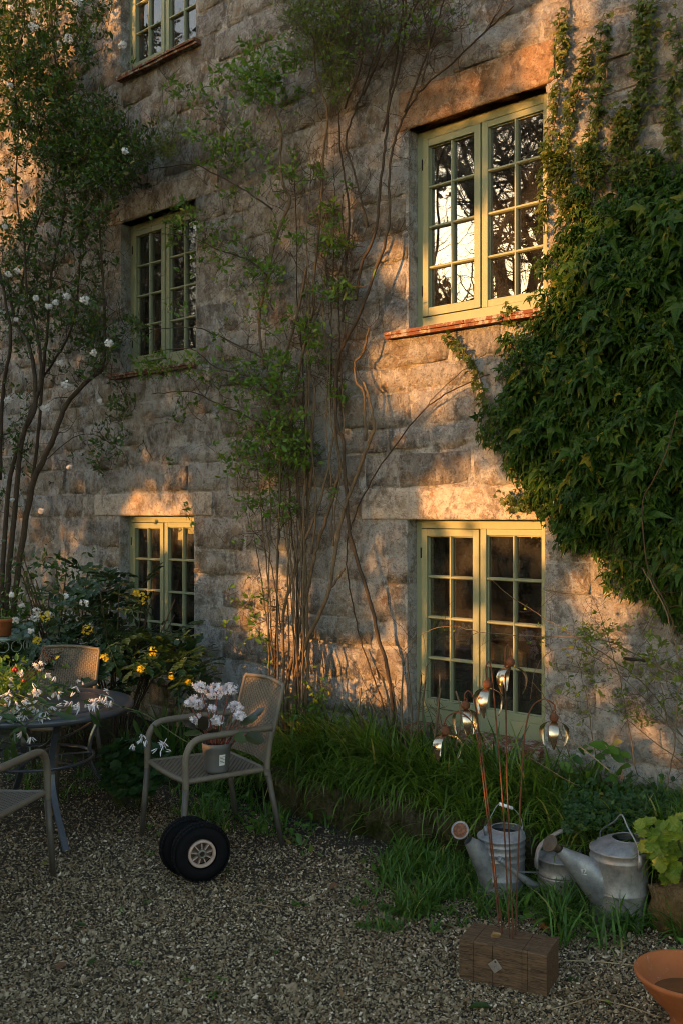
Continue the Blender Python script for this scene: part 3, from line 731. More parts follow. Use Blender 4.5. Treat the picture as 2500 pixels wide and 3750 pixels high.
M['petal'] = plain('white_petal', (.80, .78, .76), .6, var=.08)

def W(px, py, off): return onw(px, py, off)
def in_region(px, py, regs):
    d = np.zeros(len(px))
    for (cx, cy, hw, hh, s) in regs:
        q = ((px - cx) / hw) ** 2 + ((py - cy) / hh) ** 2
        d = np.maximum(d, s * np.clip(1.35 - q, 0, 1))
    return d
def twig_walk(p, d, n, step, rr, flat=.35, up=.1, ymin=-.5, ymax=-.03):
    pts = [p]
    for i in range(n):
        d = d + rr.normal(0, .38, 3) * np.array([1, flat, 1]); d[2] += up; d /= np.linalg.norm(d)
        q = pts[-1] + d * step; q[1] = min(max(q[1], ymin), ymax); pts.append(q)
    return np.array(pts)
def climber(root, stems, regs, seed, n_stem_twigs, n_reg_twigs, leaf, mats, twig_r=.0028, per=3.2, bare=None, ymin=-.5, stem_name='stem', extra=None, tipw=.25):
    """stems: (photo points, distance from wall, radius, material). Every stem is a part; twigs and leaves are joined"""
    rr = np.random.default_rng(seed); allpts = []
    for (pts, off, rad, mt) in stems:
        offs = np.interp(np.linspace(0, 1, len(pts)), np.linspace(0, 1, len(off)), off) if not np.isscalar(off) else [off] * len(pts)
        P = spline([W(x, y, o) for (x, y), o in zip(pts, offs)], max(14, len(pts) * 5))
        P = P + rr.normal(0, .0025, P.shape)
        b = Bulk().tube(P, rad, 8); b.obj(stem_name, M[mt], root)
        allpts.append(P)
    A = np.concatenate(allpts)
    tw = Bulk(); nodes = []; dirs = []; tips = []
    def add(p, d, n, step, r, lev):
        P = twig_walk(p, d, n, step, rr, ymin=ymin)
        tw.tube(P, [r, r * .45], 4 if lev == 0 else 3, cap=False)
        nodes.append(P[1:]); dirs.append(np.gradient(P, axis=0)[1:]); tips.append(np.arange(len(P) - 1) == len(P) - 2)
        if lev < 2:
            for q in P[1:]:
                if rr.random() < (.55, .40)[lev]:
                    dd = rr.normal(0, 1, 3) * np.array([1, .45, .8]); dd[2] += .25; dd /= np.linalg.norm(dd)
                    add(q, dd, rr.integers(2, 4), step * .75, r * .62, lev + 1)
    for i in range(n_stem_twigs):
        p = A[rr.integers(len(A))]
        if bare is not None:
            q = proj(p)
            if rr.random() > in_region(np.array([q[0]]), np.array([q[1]]), bare)[0]: continue
        d = np.array([rr.choice([-1, 1]) * rr.uniform(.4, 1), rr.normal(-.15, .3), rr.normal(.25, .45)]); d /= np.linalg.norm(d)
        add(p, d, rr.integers(3, 7), rr.uniform(.03, .065), twig_r * rr.uniform(.7, 1.3), 0)
    area = np.array([r[2] * r[3] * max(r[4], .2) for r in regs]); area = area / area.sum()
    for i in range(n_reg_twigs):
        r = regs[rr.choice(len(regs), p=area)]; a, m = rr.uniform(0, 6.28), math.sqrt(rr.random())
        p = np.array(W(r[0] + r[2] * m * math.cos(a), r[1] + r[3] * m * math.sin(a), rr.uniform(.06, -ymin)))
        d = rr.normal(0, 1, 3) * np.array([1, .4, .7]) + np.array([0, 0, .25]); d /= np.linalg.norm(d)
        add(p, d, rr.integers(3, 6), rr.uniform(.03, .055), twig_r * rr.uniform(.6, 1.1), 0)
    Nd = np.concatenate(nodes); Dd = np.concatenate(dirs); Q = projn(Nd)
    dens = in_region(Q[:, 0], Q[:, 1], regs)
    k = rr.random(len(Nd)) < dens * np.where(np.concatenate(tips), 1.0, tipw); Nd, Dd = Nd[k], Dd[k]
    cnt = np.maximum(1, rr.poisson(per, len(Nd))); P = np.repeat(Nd, cnt, 0); D0 = np.repeat(Dd, cnt, 0); D0 = D0 / (np.linalg.norm(D0, axis=1)[:, None] + 1e-9)
    n = len(P)
    D = rr.normal(0, 1, (n, 3)) * np.array([1, .8, .8]) + D0 * .5 + np.array([0, -.35, .25])
    NN = rr.normal(0, .6, (n, 3)) + np.array([-.2, -.7, .75])
    size = leaf[2] * np.clip(rr.lognormal(0, .3, n), .45, 1.8)
    tw.obj('twigs', M['twig'] if 'twig' not in mats else M[mats['twig']], root, kind='stuff')
    lf = Bulk(); lf.scatter(leaf[0], leaf[1], P + D * .004, D, NN, size, rr.random(n))
    if extra: extra(lf, rr)
    lf.obj('foliage', M[mats['leaf']], root, kind='stuff')
    return A

# ---- the big twiggy climber in the middle
SH = tag(empty('climbing_shrub', W(1060, 2640, .2)), 'tall twiggy climber with many bare stems and bright spring leaves, mid wall', 'climber')
SHO = SH.location.copy(); SH.location = (0, 0, 0)
st = [
 ([(1245, 1700), (1224, 1806), (1190, 1913), (1165, 1989), (1143, 2083), (1122, 2180), (1101, 2274), (1080, 2380), (1058, 2465), (1050, 2550), (1043, 2700)][::-1] + [(1229, 1587), (1232, 1446), (1240, 1319), (1275, 1230)], (.24, .18, .14, .10), [.016, .014, .012, .010], 'stem'),
 ([(1075, 2700), (1080, 2508), (1092, 2431), (1114, 2372), (1139, 2316), (1173, 2240), (1203, 2168), (1224, 2040), (1245, 1921), (1267, 1840), (1313, 1721), (1344, 1638), (1366, 1574), (1363, 1510), (1345, 1440), (1331, 1400)], (.22, .22, .16, .14), [.016, .015, .013, .008], 'stem'),
 ([(1203, 2168), (1235, 2120), (1262, 2080)], .2, [.010, .007], 'stem'),
 ([(1338, 1612), (1334, 1500), (1331, 1434), (1305, 1400), (1300, 1330), (1331, 1287), (1350, 1200)], .14, [.011, .007], 'stem'),
 ([(1033, 2700), (1037, 2465), (1037, 2338), (1041, 2231), (1063, 2146), (1092, 2061), (1105, 2006), (1139, 1925), (1173, 1828), (1199, 1721), (1220, 1600)], (.26, .2, .14), [.012, .011, .008], 'stem'),
 ([(1110, 2700), (1126, 2465), (1126, 2295), (1122, 2168), (1114, 2040), (1105, 1955), (1094, 1828), (1082, 1700), (1076, 1638), (1070, 1529), (1095, 1370), (1121, 1242), (1146, 1128), (1152, 1000), (1165, 860), (1178, 718), (1183, 574), (1195, 476), (1198, 396), (1160, 280), (1150, 150)], (.2, .14, .12, .10, .10), [.013, .012, .011, .009, .005], 'stem'),
 ([(1100, 2690), (1114, 2300), (1114, 2125), (1118, 1998), (1126, 1870), (1143, 1700), (1143, 1606), (1153, 1446), (1140, 1383), (1130, 1250), (1180, 1100)], (.18, .12), [.011, .010, .006], 'stem'),
 ([(1123, 976), (1090, 1150), (1040, 1330), (1020, 1500), (1030, 1700), (1020, 1900)], .16, [.010, .008], 'stem'),
 ([(985, 999), (1003, 896), (1043, 792), (1063, 729), (1037, 677), (1026, 574), (1031, 476), (997, 396), (940, 360)], .14, [.011, .010, .009, .006], 'stem'),
 ([(970, 1350), (950, 1180), (985, 999)], .14, [.010, .011], 'stem'),
 ([(1267, 947), (1278, 775), (1261, 660), (1244, 517), (1238, 402), (1215, 300)], .12, [.008, .007, .004], 'stemdark'),
 ([(1255, 1180), (1267, 947)], .12, [.009, .008], 'stemdark'),
 ([(1347, 830), (1295, 631), (1267, 517), (1300, 400), (1324, 344), (1360, 230), (1400, 120)], .12, [.007, .006, .004], 'stemdark'),
 ([(1300, 1100), (1324, 964), (1370, 861), (1393, 660), (1410, 517), (1427, 344), (1450, 218), (1470, 60), (1480, -60)], .13, [.010, .009, .008, .005], 'stemdark'),
]
rs = random.Random(3)
for i in range(16):
    x0 = rs.uniform(975, 1110); dx = rs.uniform(-150, 40) if i % 3 else rs.uniform(-20, 60)
    top = rs.uniform(1350, 2000)
    pts = [(x0 + dx * u ** 1.6 + rs.gauss(0, 3), 2690 + (top - 2690) * u) for u in (0, .18, .36, .54, .7, .85, 1)]
    st.append((pts, (rs.uniform(.16, .34), rs.uniform(.10, .34)), [rs.uniform(.005, .009), .003], 'stem' if i % 4 else 'stemdark'))
for i in range(8):   # tan stems fanning up to the eaves
    x0 = rs.uniform(1070, 1260); x1 = x0 + rs.uniform(-160, 150); ya, yb = rs.uniform(1500, 2100), rs.uniform(150, 900)
    pts = [(x0 + (x1 - x0) * u + rs.gauss(0, 7), ya + (yb - ya) * u) for u in (0, .15, .3, .45, .6, .75, .9, 1)]
    st.append((pts, (rs.uniform(.08, .2), rs.uniform(.06, .2)), [rs.uniform(.005, .009), .0025], 'stem' if i % 3 else 'stemdark'))
for i in range(5):   # sideways arms on the left of the shrub
    y = [1330, 1480, 1230, 900, 640][i]; pts = [(1000, y + 110), (900, y + 40), (790, y), (700, y - 40), (560, y - 20 - 30 * (i == 0))]
    st.append(([(x + rs.gauss(0, 8), yy + rs.gauss(0, 10)) for x, yy in pts], (.16, .26), [.007, .003], 'stemdark'))
LR = [(970, 270, 190, 135, 1.0), (890, 420, 130, 70, .55), (790, 480, 120, 60, .5), (830, 575, 150, 55, .75), (900, 560, 90, 40, .6), (1010, 600, 90, 60, .5), (640, 800, 110, 70, .6), (690, 900, 120, 120, .62), (830, 880, 100, 90, .55),
      (900, 700, 110, 80, .4), (960, 1000, 110, 60, .7), (890, 1020, 100, 60, .6), (560, 1350, 120, 50, 1.0), (690, 1330, 70, 40, .7), (760, 1260, 60, 50, .6), (955, 1096, 90, 70, .6), (800, 1380, 90, 60, .55), (900, 1400, 120, 90, .75), (1010, 1400, 90, 110, .6),
      (1000, 1640, 150, 120, .75), (900, 1690, 110, 90, .5), (1090, 1690, 80, 70, .4), (640, 1540, 60, 40, .5), (600, 1710, 70, 30, .45), (700, 1480, 60, 50, .3), (940, 1860, 110, 80, .45), (880, 1980, 70, 60, .3), (920, 2200, 90, 90, .4), (900, 2320, 80, 90, .45), (960, 2420, 60, 90, .35),
      (1120, 2640, 70, 110, .95), (1170, 2540, 70, 50, .6), (1060, 2620, 70, 90, .6), (1200, 2480, 50, 50, .4), (1230, 2650, 60, 40, .5), (420, 560, 60, 60, .3), (1170, 640, 60, 30, .3), (1200, 2130, 50, 30, .35)]
LR += [(rs.uniform(620, 1260), rs.uniform(230, 2000), rs.uniform(30, 70), rs.uniform(25, 60), rs.uniform(.35, .8)) for _ in range(60)]
LR += [(rs.uniform(950, 1400), rs.uniform(300, 1300), 35, 30, .4) for _ in range(14)]
BARE = [(900, 1650, 260, 420, .9), (1150, 1150, 260, 330, .9), (1250, 750, 240, 300, .6), (880, 2250, 150, 300, .6), (950, 900, 260, 400, .7)]
climber(SH, st, LR, 21, 1300, 580, (OVATE_V, OVATE_F, .036), {'leaf': 'leafspring'}, twig_r=.0024, per=3.0, tipw=.12, bare=BARE, ymin=-.42)

# ---- the climber whose dark stem slants up over the red lintel
CL = tag(empty('dark_stemmed_climber'), 'thin dark-stemmed climber slanting from the grass to above the red lintel', 'climber')
st = [
 ([(1450, 2690), (1439, 2593), (1428, 2508), (1407, 2414), (1381, 2316), (1356, 2210), (1330, 2125), (1296, 2019), (1275, 1913), (1269, 1806), (1261, 1733), (1255, 1612), (1236, 1561), (1229, 1446), (1236, 1319), (1261, 1255), (1312, 1159), (1376, 987), (1410, 890), (1427, 775), (1425, 631), (1445, 511), (1485, 413), (1554, 316), (1650, 235), (1760, 130), (1880, 20)], (.10, .14, .17, .16, .12, .12), [.014, .013, .013, .011, .008, .005], 'stemdark'),
 ([(1430, 2700), (1398, 2572), (1360, 2465), (1322, 2346), (1296, 2240), (1275, 2125), (1269, 2040), (1275, 1964), (1301, 1883), (1339, 1794), (1433, 1650), (1542, 1510), (1620, 1450), (1700, 1408), (1790, 1370)], .06, [.005, .005, .004], 'stemdark'),
 ([(1542, 1510), (1600, 1440), (1700, 1350), (1780, 1290)], .05, [.003, .002], 'stemdark'),
 ([(1480, 413), (1560, 200), (1600, 80), (1640, -60)], .14, [.007, .004], 'stemdark'), ([(1400, 480), (1470, 200), (1490, -40)], .16, [.008, .006], 'stemdark'), ([(1330, 350), (1400, 150), (1380, -40)], .16, [.008, .006], 'stemdark'),
 ([(1545, 300), (1570, 150), (1530, -40)], .2, [.006, .004], 'stemdark'), ([(1260, 400), (1330, 180), (1290, -40)], .15, [.007, .006], 'stemdark'), ([(1390, 250), (1500, 60), (1560, -60)], .2, [.006, .004], 'stemdark'),
]
climber(CL, st, [(1450, 60, 280, 130, .35), (1230, 90, 160, 160, .4), (1250, 300, 60, 120, .3)], 22, 330, 260, (OVATE_V, OVATE_F, .026), {'leaf': 'leafspring'}, twig_r=.0026, per=1.6,
        bare=[(1450, 100, 330, 220, 1.), (1420, 500, 120, 500, .35), (1330, 2500, 150, 120, .3)], ymin=-.4)
# ---- feathery pale climber at the top
FE = tag(empty('feathery_climber'), 'feathery yellow-green climber hanging from the top edge', 'climber')
st = [([(1180, -80), (1190, 60), (1205, 200), (1225, 340), (1235, 420)], .3, [.005, .002], 'stemdark'), ([(1080, -60), (1120, 80), (1170, 190), (1200, 300)], .32, [.005, .002], 'stemdark'), ([(1260, -60), (1280, 60), (1250, 220)], .3, [.005, .002], 'stemdark'),
      ([(760, 680), (690, 610), (640, 560), (600, 520)], .2, [.003, .002], 'stem')]
climber(FE, st, [(1160, 80, 150, 140, .55), (1220, 240, 70, 160, .6), (1090, 40, 90, 80, .45), (1330, 60, 140, 80, .45), (560, 560, 110, 70, .8), (620, 470, 90, 60, .4), (1440, 150, 90, 60, .3)], 23, 110, 360, (LANCE_V, OVATE_F, .021), {'leaf': 'leaffine'}, twig_r=.0015, per=4, tipw=.6, ymin=-.4)

# ---- the tall white-flowering shrub on the left
VB = tag(empty('flowering_viburnum'), 'tall evergreen shrub with white flower heads at the left edge', 'shrub')
st = [
 ([(40, 2420), (60, 2150), (115, 1800), (153, 1697), (191, 1621), (242, 1487), (319, 1397), (376, 1346), (385, 1219), (378, 1028), (370, 900), (357, 670), (330, 480)], (.75, .6, .35, .2), [.026, .024, .018, .012, .006], 'stemdark'),
 ([(20, 2420), (30, 2150), (60, 1830), (83, 1602), (130, 1480), (115, 1290), (60, 1180), (30, 1040)], (.8, .7, .45), [.024, .02, .012], 'stemdark'),
 ([(10, 2400), (10, 2100), (40, 1750), (110, 1520), (150, 1400), (140, 1250), (100, 1080), (90, 900), (60, 700), (70, 450)], (.85, .6, .4), [.022, .018, .010, .006], 'stemdark'),
 ([(0, 1760), (10, 1450), (40, 1250), (20, 1100), (-20, 900)], .6, [.018, .010], 'stemdark'),
 ([(115, 1800), (140, 1600), (155, 1400), (175, 1200), (190, 1000), (230, 800), (240, 560), (210, 300), (190, 60), (180, -60)], (.45, .35, .4), [.016, .012, .008, .005], 'stemdark'),
 ([(150, 1400), (260, 1210), (290, 1010), (300, 760), (260, 560)], .35, [.010, .005], 'stemdark'), ([(60, 1180), (110, 900), (200, 680), (290, 560), (420, 470)], .45, [.009, .004], 'stemdark'),
 ([(70, 450), (50, 260), (90, 100), (80, -60)], .5, [.008, .004], 'stemdark'), ([(190, 300), (120, 240), (40, 250), (-40, 230)], .45, [.007, .003], 'stemdark'), ([(376, 1346), (430, 1400), (470, 1480)], .2, [.004, .002], 'stemdark'),
 ([(210, 300), (300, 330), (370, 420), (440, 540)], .4, [.006, .003], 'stemdark'), ([(90, 1080), (200, 1020), (330, 1080), (420, 1140)], .4, [.006, .003], 'stemdark'), ([(150, 1700), (300, 1590), (430, 1640), (480, 1720)], .25, [.004, .002], 'stemdark'),
]
VR = [(450, 640, 110, 90, .6), (520, 520, 120, 80, .4), (140, 120, 270, 230, .85), (100, 400, 230, 200, .75), (260, 480, 230, 170, .8), (380, 590, 150, 130, .85), (160, 760, 260, 220, .62), (330, 720, 130, 160, .5), (60, 1100, 140, 240, .5), (220, 1130, 160, 90, .6), (330, 1010, 100, 90, .3), (370, 1250, 120, 90, .6), (260, 1300, 130, 130, .3),
      (40, 1600, 90, 300, .35), (440, 1480, 70, 90, .45), (420, 1620, 110, 80, .4), (350, 1690, 100, 60, .4), (470, 1210, 70, 60, .6), (340, 20, 120, 60, .3), (520, 230, 70, 40, .35)]
climber(VB, st, VR, 24, 480, 1300, (OVATE_V, OVATE_F, .037), {'leaf': 'leafvib'}, twig_r=.0032, per=2.6, tipw=.45, ymin=-.75, bare=[(180, 700, 400, 900, .8), (200, 1500, 300, 300, .35)])

FLO_V = [(0, 0, 0)]; FLO_F = []
for i in range(5):
    a = i * 2 * math.pi / 5; w = .48
    FLO_V += [(.55 * math.cos(a - w), .55 * math.sin(a - w), .10), (1.0 * math.cos(a - w * .45), 1.0 * math.sin(a - w * .45), .22), (1.0 * math.cos(a + w * .45), 1.0 * math.sin(a + w * .45), .22), (.55 * math.cos(a + w), .55 * math.sin(a + w), .10)]
    k = 1 + 4 * i; FLO_F += [(0, k, k + 3), (k, k + 1, k + 2, k + 3)]
def flower_head(root, c, R, n, fs, mat, name='flower_head', seed=0, flat=1.0, dome=False):
    """ball of small five-petalled florets"""
    rr = np.random.default_rng(seed); d = rr.normal(size=(n, 3))
    if dome: d[:, 2] = abs(d[:, 2])
    d /= np.linalg.norm(d, axis=1)[:, None]; d *= np.array([1, 1, flat])
    P = np.array(c) + d * R * rr.uniform(.55, 1.15, (n, 1))
    D = rr.normal(size=(n, 3)); b = Bulk(); b.scatter(FLO_V, FLO_F, P, D, d, fs * rr.uniform(.8, 1.2, n), rr.random(n))
    return b.obj(name, mat, root, smooth=False)
heads = [(128, 45, 26), (121, 96, 24), (284, 6, 24), (249, 140, 24), (450, 166, 20), (38, 312, 16), (32, 660, 16), (459, 552, 16), (32, 1005, 15), (64, 992, 15), (134, 1091, 17), (245, 1085, 19), (311, 1099, 24), (179, 1122, 17), (204, 1107, 15), (399, 1257, 20), (344, 1292, 20), (223, 1330, 19), (241, 1408, 22), (33, 1464, 18), (165, 1493, 22), (255, 1710, 12), (152, 1872, 14), (40, 30, 14), (215, 160, 12), (20, 830, 12), (60, 1170, 12), (367, 1467, 9), (45, 1830, 10)]
for i, (x, y, r) in enumerate(heads):
    c = W(x, y, .78 + .06 * math.sin(i)); Z = proj(c)[2]
    flower_head(VB, c, r * .72 * Z / FX, 60, .0085, M['petal'], seed=i, flat=.85)

# ---- ivy
def poly_in(px, py, poly):
    ins = np.zeros(len(px), bool); n = len(poly)
    for i in range(n):
        (x0, y0), (x1, y1) = poly[i], poly[(i + 1) % n]
        c = ((y0 > py) != (y1 > py)) & (px < (x1 - x0) * (py - y0) / (y1 - y0 + 1e-9) + x0); ins ^= c
    return ins
IVY = tag(empty('ivy_mass'), 'dense dark green ivy bulging from the wall on the right', 'ivy')
POLY = [(2030, 760), (2000, 900), (1985, 1010), (1925, 1090), (1905, 1190), (1850, 1300), (1800, 1420), (1770, 1500), (1755, 1570), (1790, 1640), (1815, 1740), (1880, 1800), (1990, 1860), (2010, 1990), (2080, 2035), (2200, 2050), (2280, 2150), (2340, 2180), (2400, 2270), (2470, 2300), (2700, 2350), (2700, 560), (2500, 570), (2370, 560), (2260, 650), (2150, 720)]
def edge_in(px, py):       # how deep inside the mass a place is, 0 at the rim
    d = np.full(len(px), 1e9)
    for i in range(len(POLY)):
        a = np.array(POLY[i], float); c = np.array(POLY[(i + 1) % len(POLY)], float); ab = c - a
        t = np.clip(((px - a[0]) * ab[0] + (py - a[1]) * ab[1]) / (ab @ ab), 0, 1)
        d = np.minimum(d, np.hypot(px - a[0] - t * ab[0], py - a[1] - t * ab[1]))
    return d
def ivy():
    rr = np.random.default_rng(31); N = 18000
    px = rr.uniform(1740, 2700, N); py = rr.uniform(540, 2360, N)
    k = poly_in(px + 34 * np.sin(py / 47.) + 22 * np.sin(py / 19. + px / 60.), py + 30 * np.sin(px / 41.) + 16 * np.sin(px / 17.), POLY); px, py = px[k], py[k]
    e = edge_in(px, py); bulge = .04 + .20 * sstep(e, 0, 300) + .085 * (np.sin(px / 58. + 1.5 * np.sin(py / 83.)) * np.sin(py / 66. + px / 140.) + .6 * np.sin(px / 27.) * np.sin(py / 31.)) * sstep(e, 0, 120) + .02
    u = 1 - rr.random(len(px)) ** 2 * .85; off = bulge * u + .01
    d = np.stack([(px - CXP) / FX, (HY - py) / FX], 1)
    R = np.array(FWD)[None] + np.array(RGT)[None] * d[:, :1] + np.array([0, 0, 1.0])[None] * d[:, 1:]
    t = (-off - CAM.y) / R[:, 1]; P = np.array(CAM) + R * t[:, None]
    n = len(P)
    D = rr.normal(0, .55, (n, 3)) + np.array([-.18, -.45, -.95]); NN = rr.normal(0, .42, (n, 3)) + np.array([-.15, -1.0, .55])
    small = sstep(e, 0, 140) * .5 + .5
    size = np.clip(rr.lognormal(math.log(.060), .38, n), .028, .125) * small; rnd = rr.random(n) * .93
    rnd = np.where(rr.random(n) < .05 + .12 * (np.sin(px / 90. + 2) * np.sin(py / 110.) > .55), .975, rnd)
    # the leaves that show largest are parts of their own
    vis = (px < 2490) & (u > .80) & (px > 1800)
    idx = np.where(vis)[0]; idx = idx[np.argsort(-size[idx])][:290]; single = np.zeros(n, bool); single[idx] = True
    b = Bulk(); m = ~single; half = rr.random(n) < .3
    b.scatter(PALM_V, PALM_F, P[m & half], D[m & half], NN[m & half], size[m & half], rnd[m & half])
    NAR = [(x * .55, y * 1.15, z - .10 * y * y) for x, y, z in PALM_V]
    mm = m & ~half; b.scatter(NAR, PALM_F, P[mm], D[mm], NN[mm], size[mm] * 1.1, rnd[mm])
    b.obj('foliage', M['ivy'], IVY, smooth=False, kind='stuff')
    tm = [Bulk().add(V, [np.array([f for f in PALM_F if len(f) == 4]), np.array([f for f in PALM_F if len(f) == 3])], .2 * i).mesh('leaf', False, M['ivy']) for i, V in enumerate((PALM_V, NAR, [(x, y, z - .15 * y * y + .05 * x) for x, y, z in PALM_V]))]
    for i in idx:
        y = Vector(D[i]).normalized(); z = Vector(NN[i]); z = (z - y * z.dot(y)).normalized(); x = y.cross(z)
        o = linkmesh('leaf', tm[i % 3], None, IVY)
        o.matrix_world = Matrix.Translation(P[i]) @ Matrix((x, y, z)).transposed().to_4x4() @ Matrix.Scale(size[i] * 1.05, 4)
    # stems inside
    for k in range(3, 9):
        x = 1960 + k * 68; pts = [(x + 60 + 30 * (k > 2), 1780), (x + rr.normal(0, 30) + 30, 1700), (x + rr.normal(0, 50), 1500), (x + rr.normal(0, 40) + 20, 1100), (x + rr.normal(0, 30) + 60, 800)]
        Bulk().tube(spline([W(a, c, .07) for a, c in pts], 26), [.012, .006], 6).obj('stem', M['stem'], IVY)
    Bulk().tube(spline([W(a, c, o) for a, c, o in ((2480, 2330, .25), (2430, 2200, .3), (2370, 2080, .33), (2350, 1850, .38), (2390, 1760, .40), (2440, 1650, .40), (2480, 1500, .38))], 26), [.0045, .003], 6).obj('stem', M['twig'], IVY)
ivy()
TR = tag(empty('ivy_trails'), 'young small-leaved ivy runners climbing beside the red lintel', 'ivy')
def trails():
    rr = np.random.default_rng(37)
    tr = [([(2068, 60), (2068, 140), (2065, 230), (2045, 364), (2022, 498), (2011, 612), (1998, 740), (1990, 860)], 24, 460), ([(2164, 172), (2145, 268), (2107, 364), (2084, 498), (2075, 640)], 26, 300), ([(2225, 88), (2218, 230), (2206, 344), (2183, 459), (2168, 600)], 26, 330),
          ([(2386, -20), (2370, 100), (2365, 180), (2378, 268), (2360, 364), (2330, 450), (2310, 560)], 55, 700), ([(2470, 60), (2500, 250), (2466, 344), (2470, 470), (2480, 580)], 40, 350), ([(2270, 390), (2290, 470), (2260, 560)], 45, 220), ([(2040, 560), (2080, 690), (2110, 780)], 60, 480), ([(2160, 560), (2200, 650)], 60, 300), ([(2430, 640), (2350, 600), (2250, 640)], 50, 240),
          ([(1640, 1235), (1690, 1280), (1740, 1340), (1765, 1420), (1785, 1500)], 24, 190), ([(1845, 1830), (1900, 1840), (1960, 1850)], 30, 120), ([(1850, 1160), (1900, 1150)], 30, 90)]
    lf = Bulk()
    for pts, w, n in tr:
        n = int(n * .62); w *= .8
        C = spline([W(x, y, .02) for x, y in pts], 40); Bulk().tube(C, [.004, .003], 5).obj('runner', M['stem'], TR)
        i = rr.integers(0, 40, n); P = C[i] + np.stack([rr.normal(0, w / 700., n) * .6, -rr.uniform(.005, .07, n), rr.normal(0, .03, n)], 1)
        D = rr.normal(0, .6, (n, 3)) + np.array([-.1, -.5, -.45]); NN = rr.normal(0, .5, (n, 3)) + np.array([-.1, -1, .6])
        lf.scatter(PALM_V, PALM_F, P, D, NN, rr.uniform(.025, .05, n), rr.random(n))
    lf.obj('foliage', M['ivyyoung'], TR, smooth=False, kind='stuff')
trails()
# wires and a dark iron peg on the wall
WR = tag(empty('training_wire'), 'thin slanting wire and bare runner across the ivy runners at the upper right', 'wire')
M['iron'] = plain('dark_iron', (.03, .022, .018), .7, .4)
Bulk().tube(spline([W(2090, 365, .05), (W(2200, 350, .06)), W(2300, 320, .07), W(2420, 280, .06), W(2560, 240, .06)], 20), [.005, .004], 6).obj('runner', M['stem'], WR)
Bulk().tube(spline([W(2080, 372, .03), W(2300, 318, .09), W(2420, 270, .09), W(2560, 240, .05)], 20), .0012, 4).obj('strand', M['iron'], WR)
PG = tag(Bulk().tube([W(2285, 2412, .0), W(2285, 2412, .05), W(2375, 2420, .06)], [.009, .010, .008], 8).obj('iron_peg', M['iron']), 'black iron peg sticking out of the wall right of the lower window', 'peg')
EY = tag(empty('vine_eye'), 'small dark ring bolt in the wall left of the lower lintel', 'ring bolt')
c = W(190, 1768, .02); Bulk().tube([c + Vector((.012 * math.cos(a), -.02, .012 * math.sin(a))) for a in np.linspace(0, 6.28, 12)], .003, 5).obj('ring', M['iron'], EY); Bulk().tube([c + Vector((.012, .03, 0)), c + Vector((.012, -.02, 0))], .003, 5).obj('shank', M['iron'], EY)

# ================================================================== things in the yard
def wicker():
    t = NT('woven_resin_cane'); p = t.obj()
    n = t.noise(p, 30, 4, .6)
    c = t.mix(n, (.118, .099, .072), (.195, .166, .122))
    w = t.noise(t.scale(p, (1, 1, 1)), 220, 2, .5); t.bump(w, .25, .002)
    return t.done(c, .55, spec=.4)
M['cane'] = wicker()
M['canedark'] = plain('cane_backing', (.075, .058, .036), .8)
M['legmetal'] = plain('taupe_metal', (.105, .092, .075), .5, .2, var=.15)
def rz_for(f): return math.atan2(f.x, -f.y)
def weave(S, nu, nv, amp, mat, name, parent, back=True):
    """flat strands woven over and under: S(u, v) is the surface"""
    b = Bulk(); e = 1e-3
    def nrm(u, v):
        a = S(u + e, v) - S(u - e, v); c = S(u, v + e) - S(u, v - e); n = np.cross(a, c); return n / (np.linalg.norm(n, axis=-1, keepdims=True) + 1e-12)
    for vert in (False, True):
        rows, cells = (nu, nv) if vert else (nv, nu)
        i = np.arange(2 * cells + 1); tt = i / (2 * cells)
        for j in range(rows):
            ph = np.where(i % 2 == 1, np.where(((i // 2) + j) % 2 == 0, 1., -1.), 0.) * (-1 if vert else 1)
            a0, a1 = ((j + .22) / rows, (j + .78) / rows) if vert else ((j + .05) / rows, (j + .95) / rows)
            V = []
            for s in (a0, a1):
                u, v = (np.full_like(tt, s), tt) if vert else (tt, np.full_like(tt, s))
                V.append(S(u, v) + nrm(u, v) * (amp * ph)[:, None])
            b.grid(np.stack(V, 0), 2, len(tt))
    if back:
        u, v = np.meshgrid(np.linspace(.005, .995, 14), np.linspace(.005, .995, 14), indexing='ij')
        Sb = S(u.ravel(), v.ravel()) - nrm(u.ravel(), v.ravel()) * 0.0
        bk = Bulk(); bk.grid(Sb, 14, 14)
        o2 = bk.obj('weave_backing', M['canedark'], None)
    o = b.obj(name, mat, parent, smooth=False)
    if back: o2.parent = o
    return o
def wrapped(P, r, name, parent, n=None, mat=None):
    P = spline(P, 60); L = np.linalg.norm(np.diff(P, axis=0), axis=1).sum(); n = max(8, int(L / .0065))
    s = np.concatenate([[0], np.cumsum(np.linalg.norm(np.diff(P, axis=0), axis=1))]); q = np.linspace(0, s[-1], n)
    Q = np.stack([np.interp(q, s, P[:, k]) for k in range(3)], 1)
    R = r * np.where(np.arange(n) % 2, 1.0, .88)
    return Bulk().tube(Q, R, 10).obj(name, mat or M['cane'], parent)
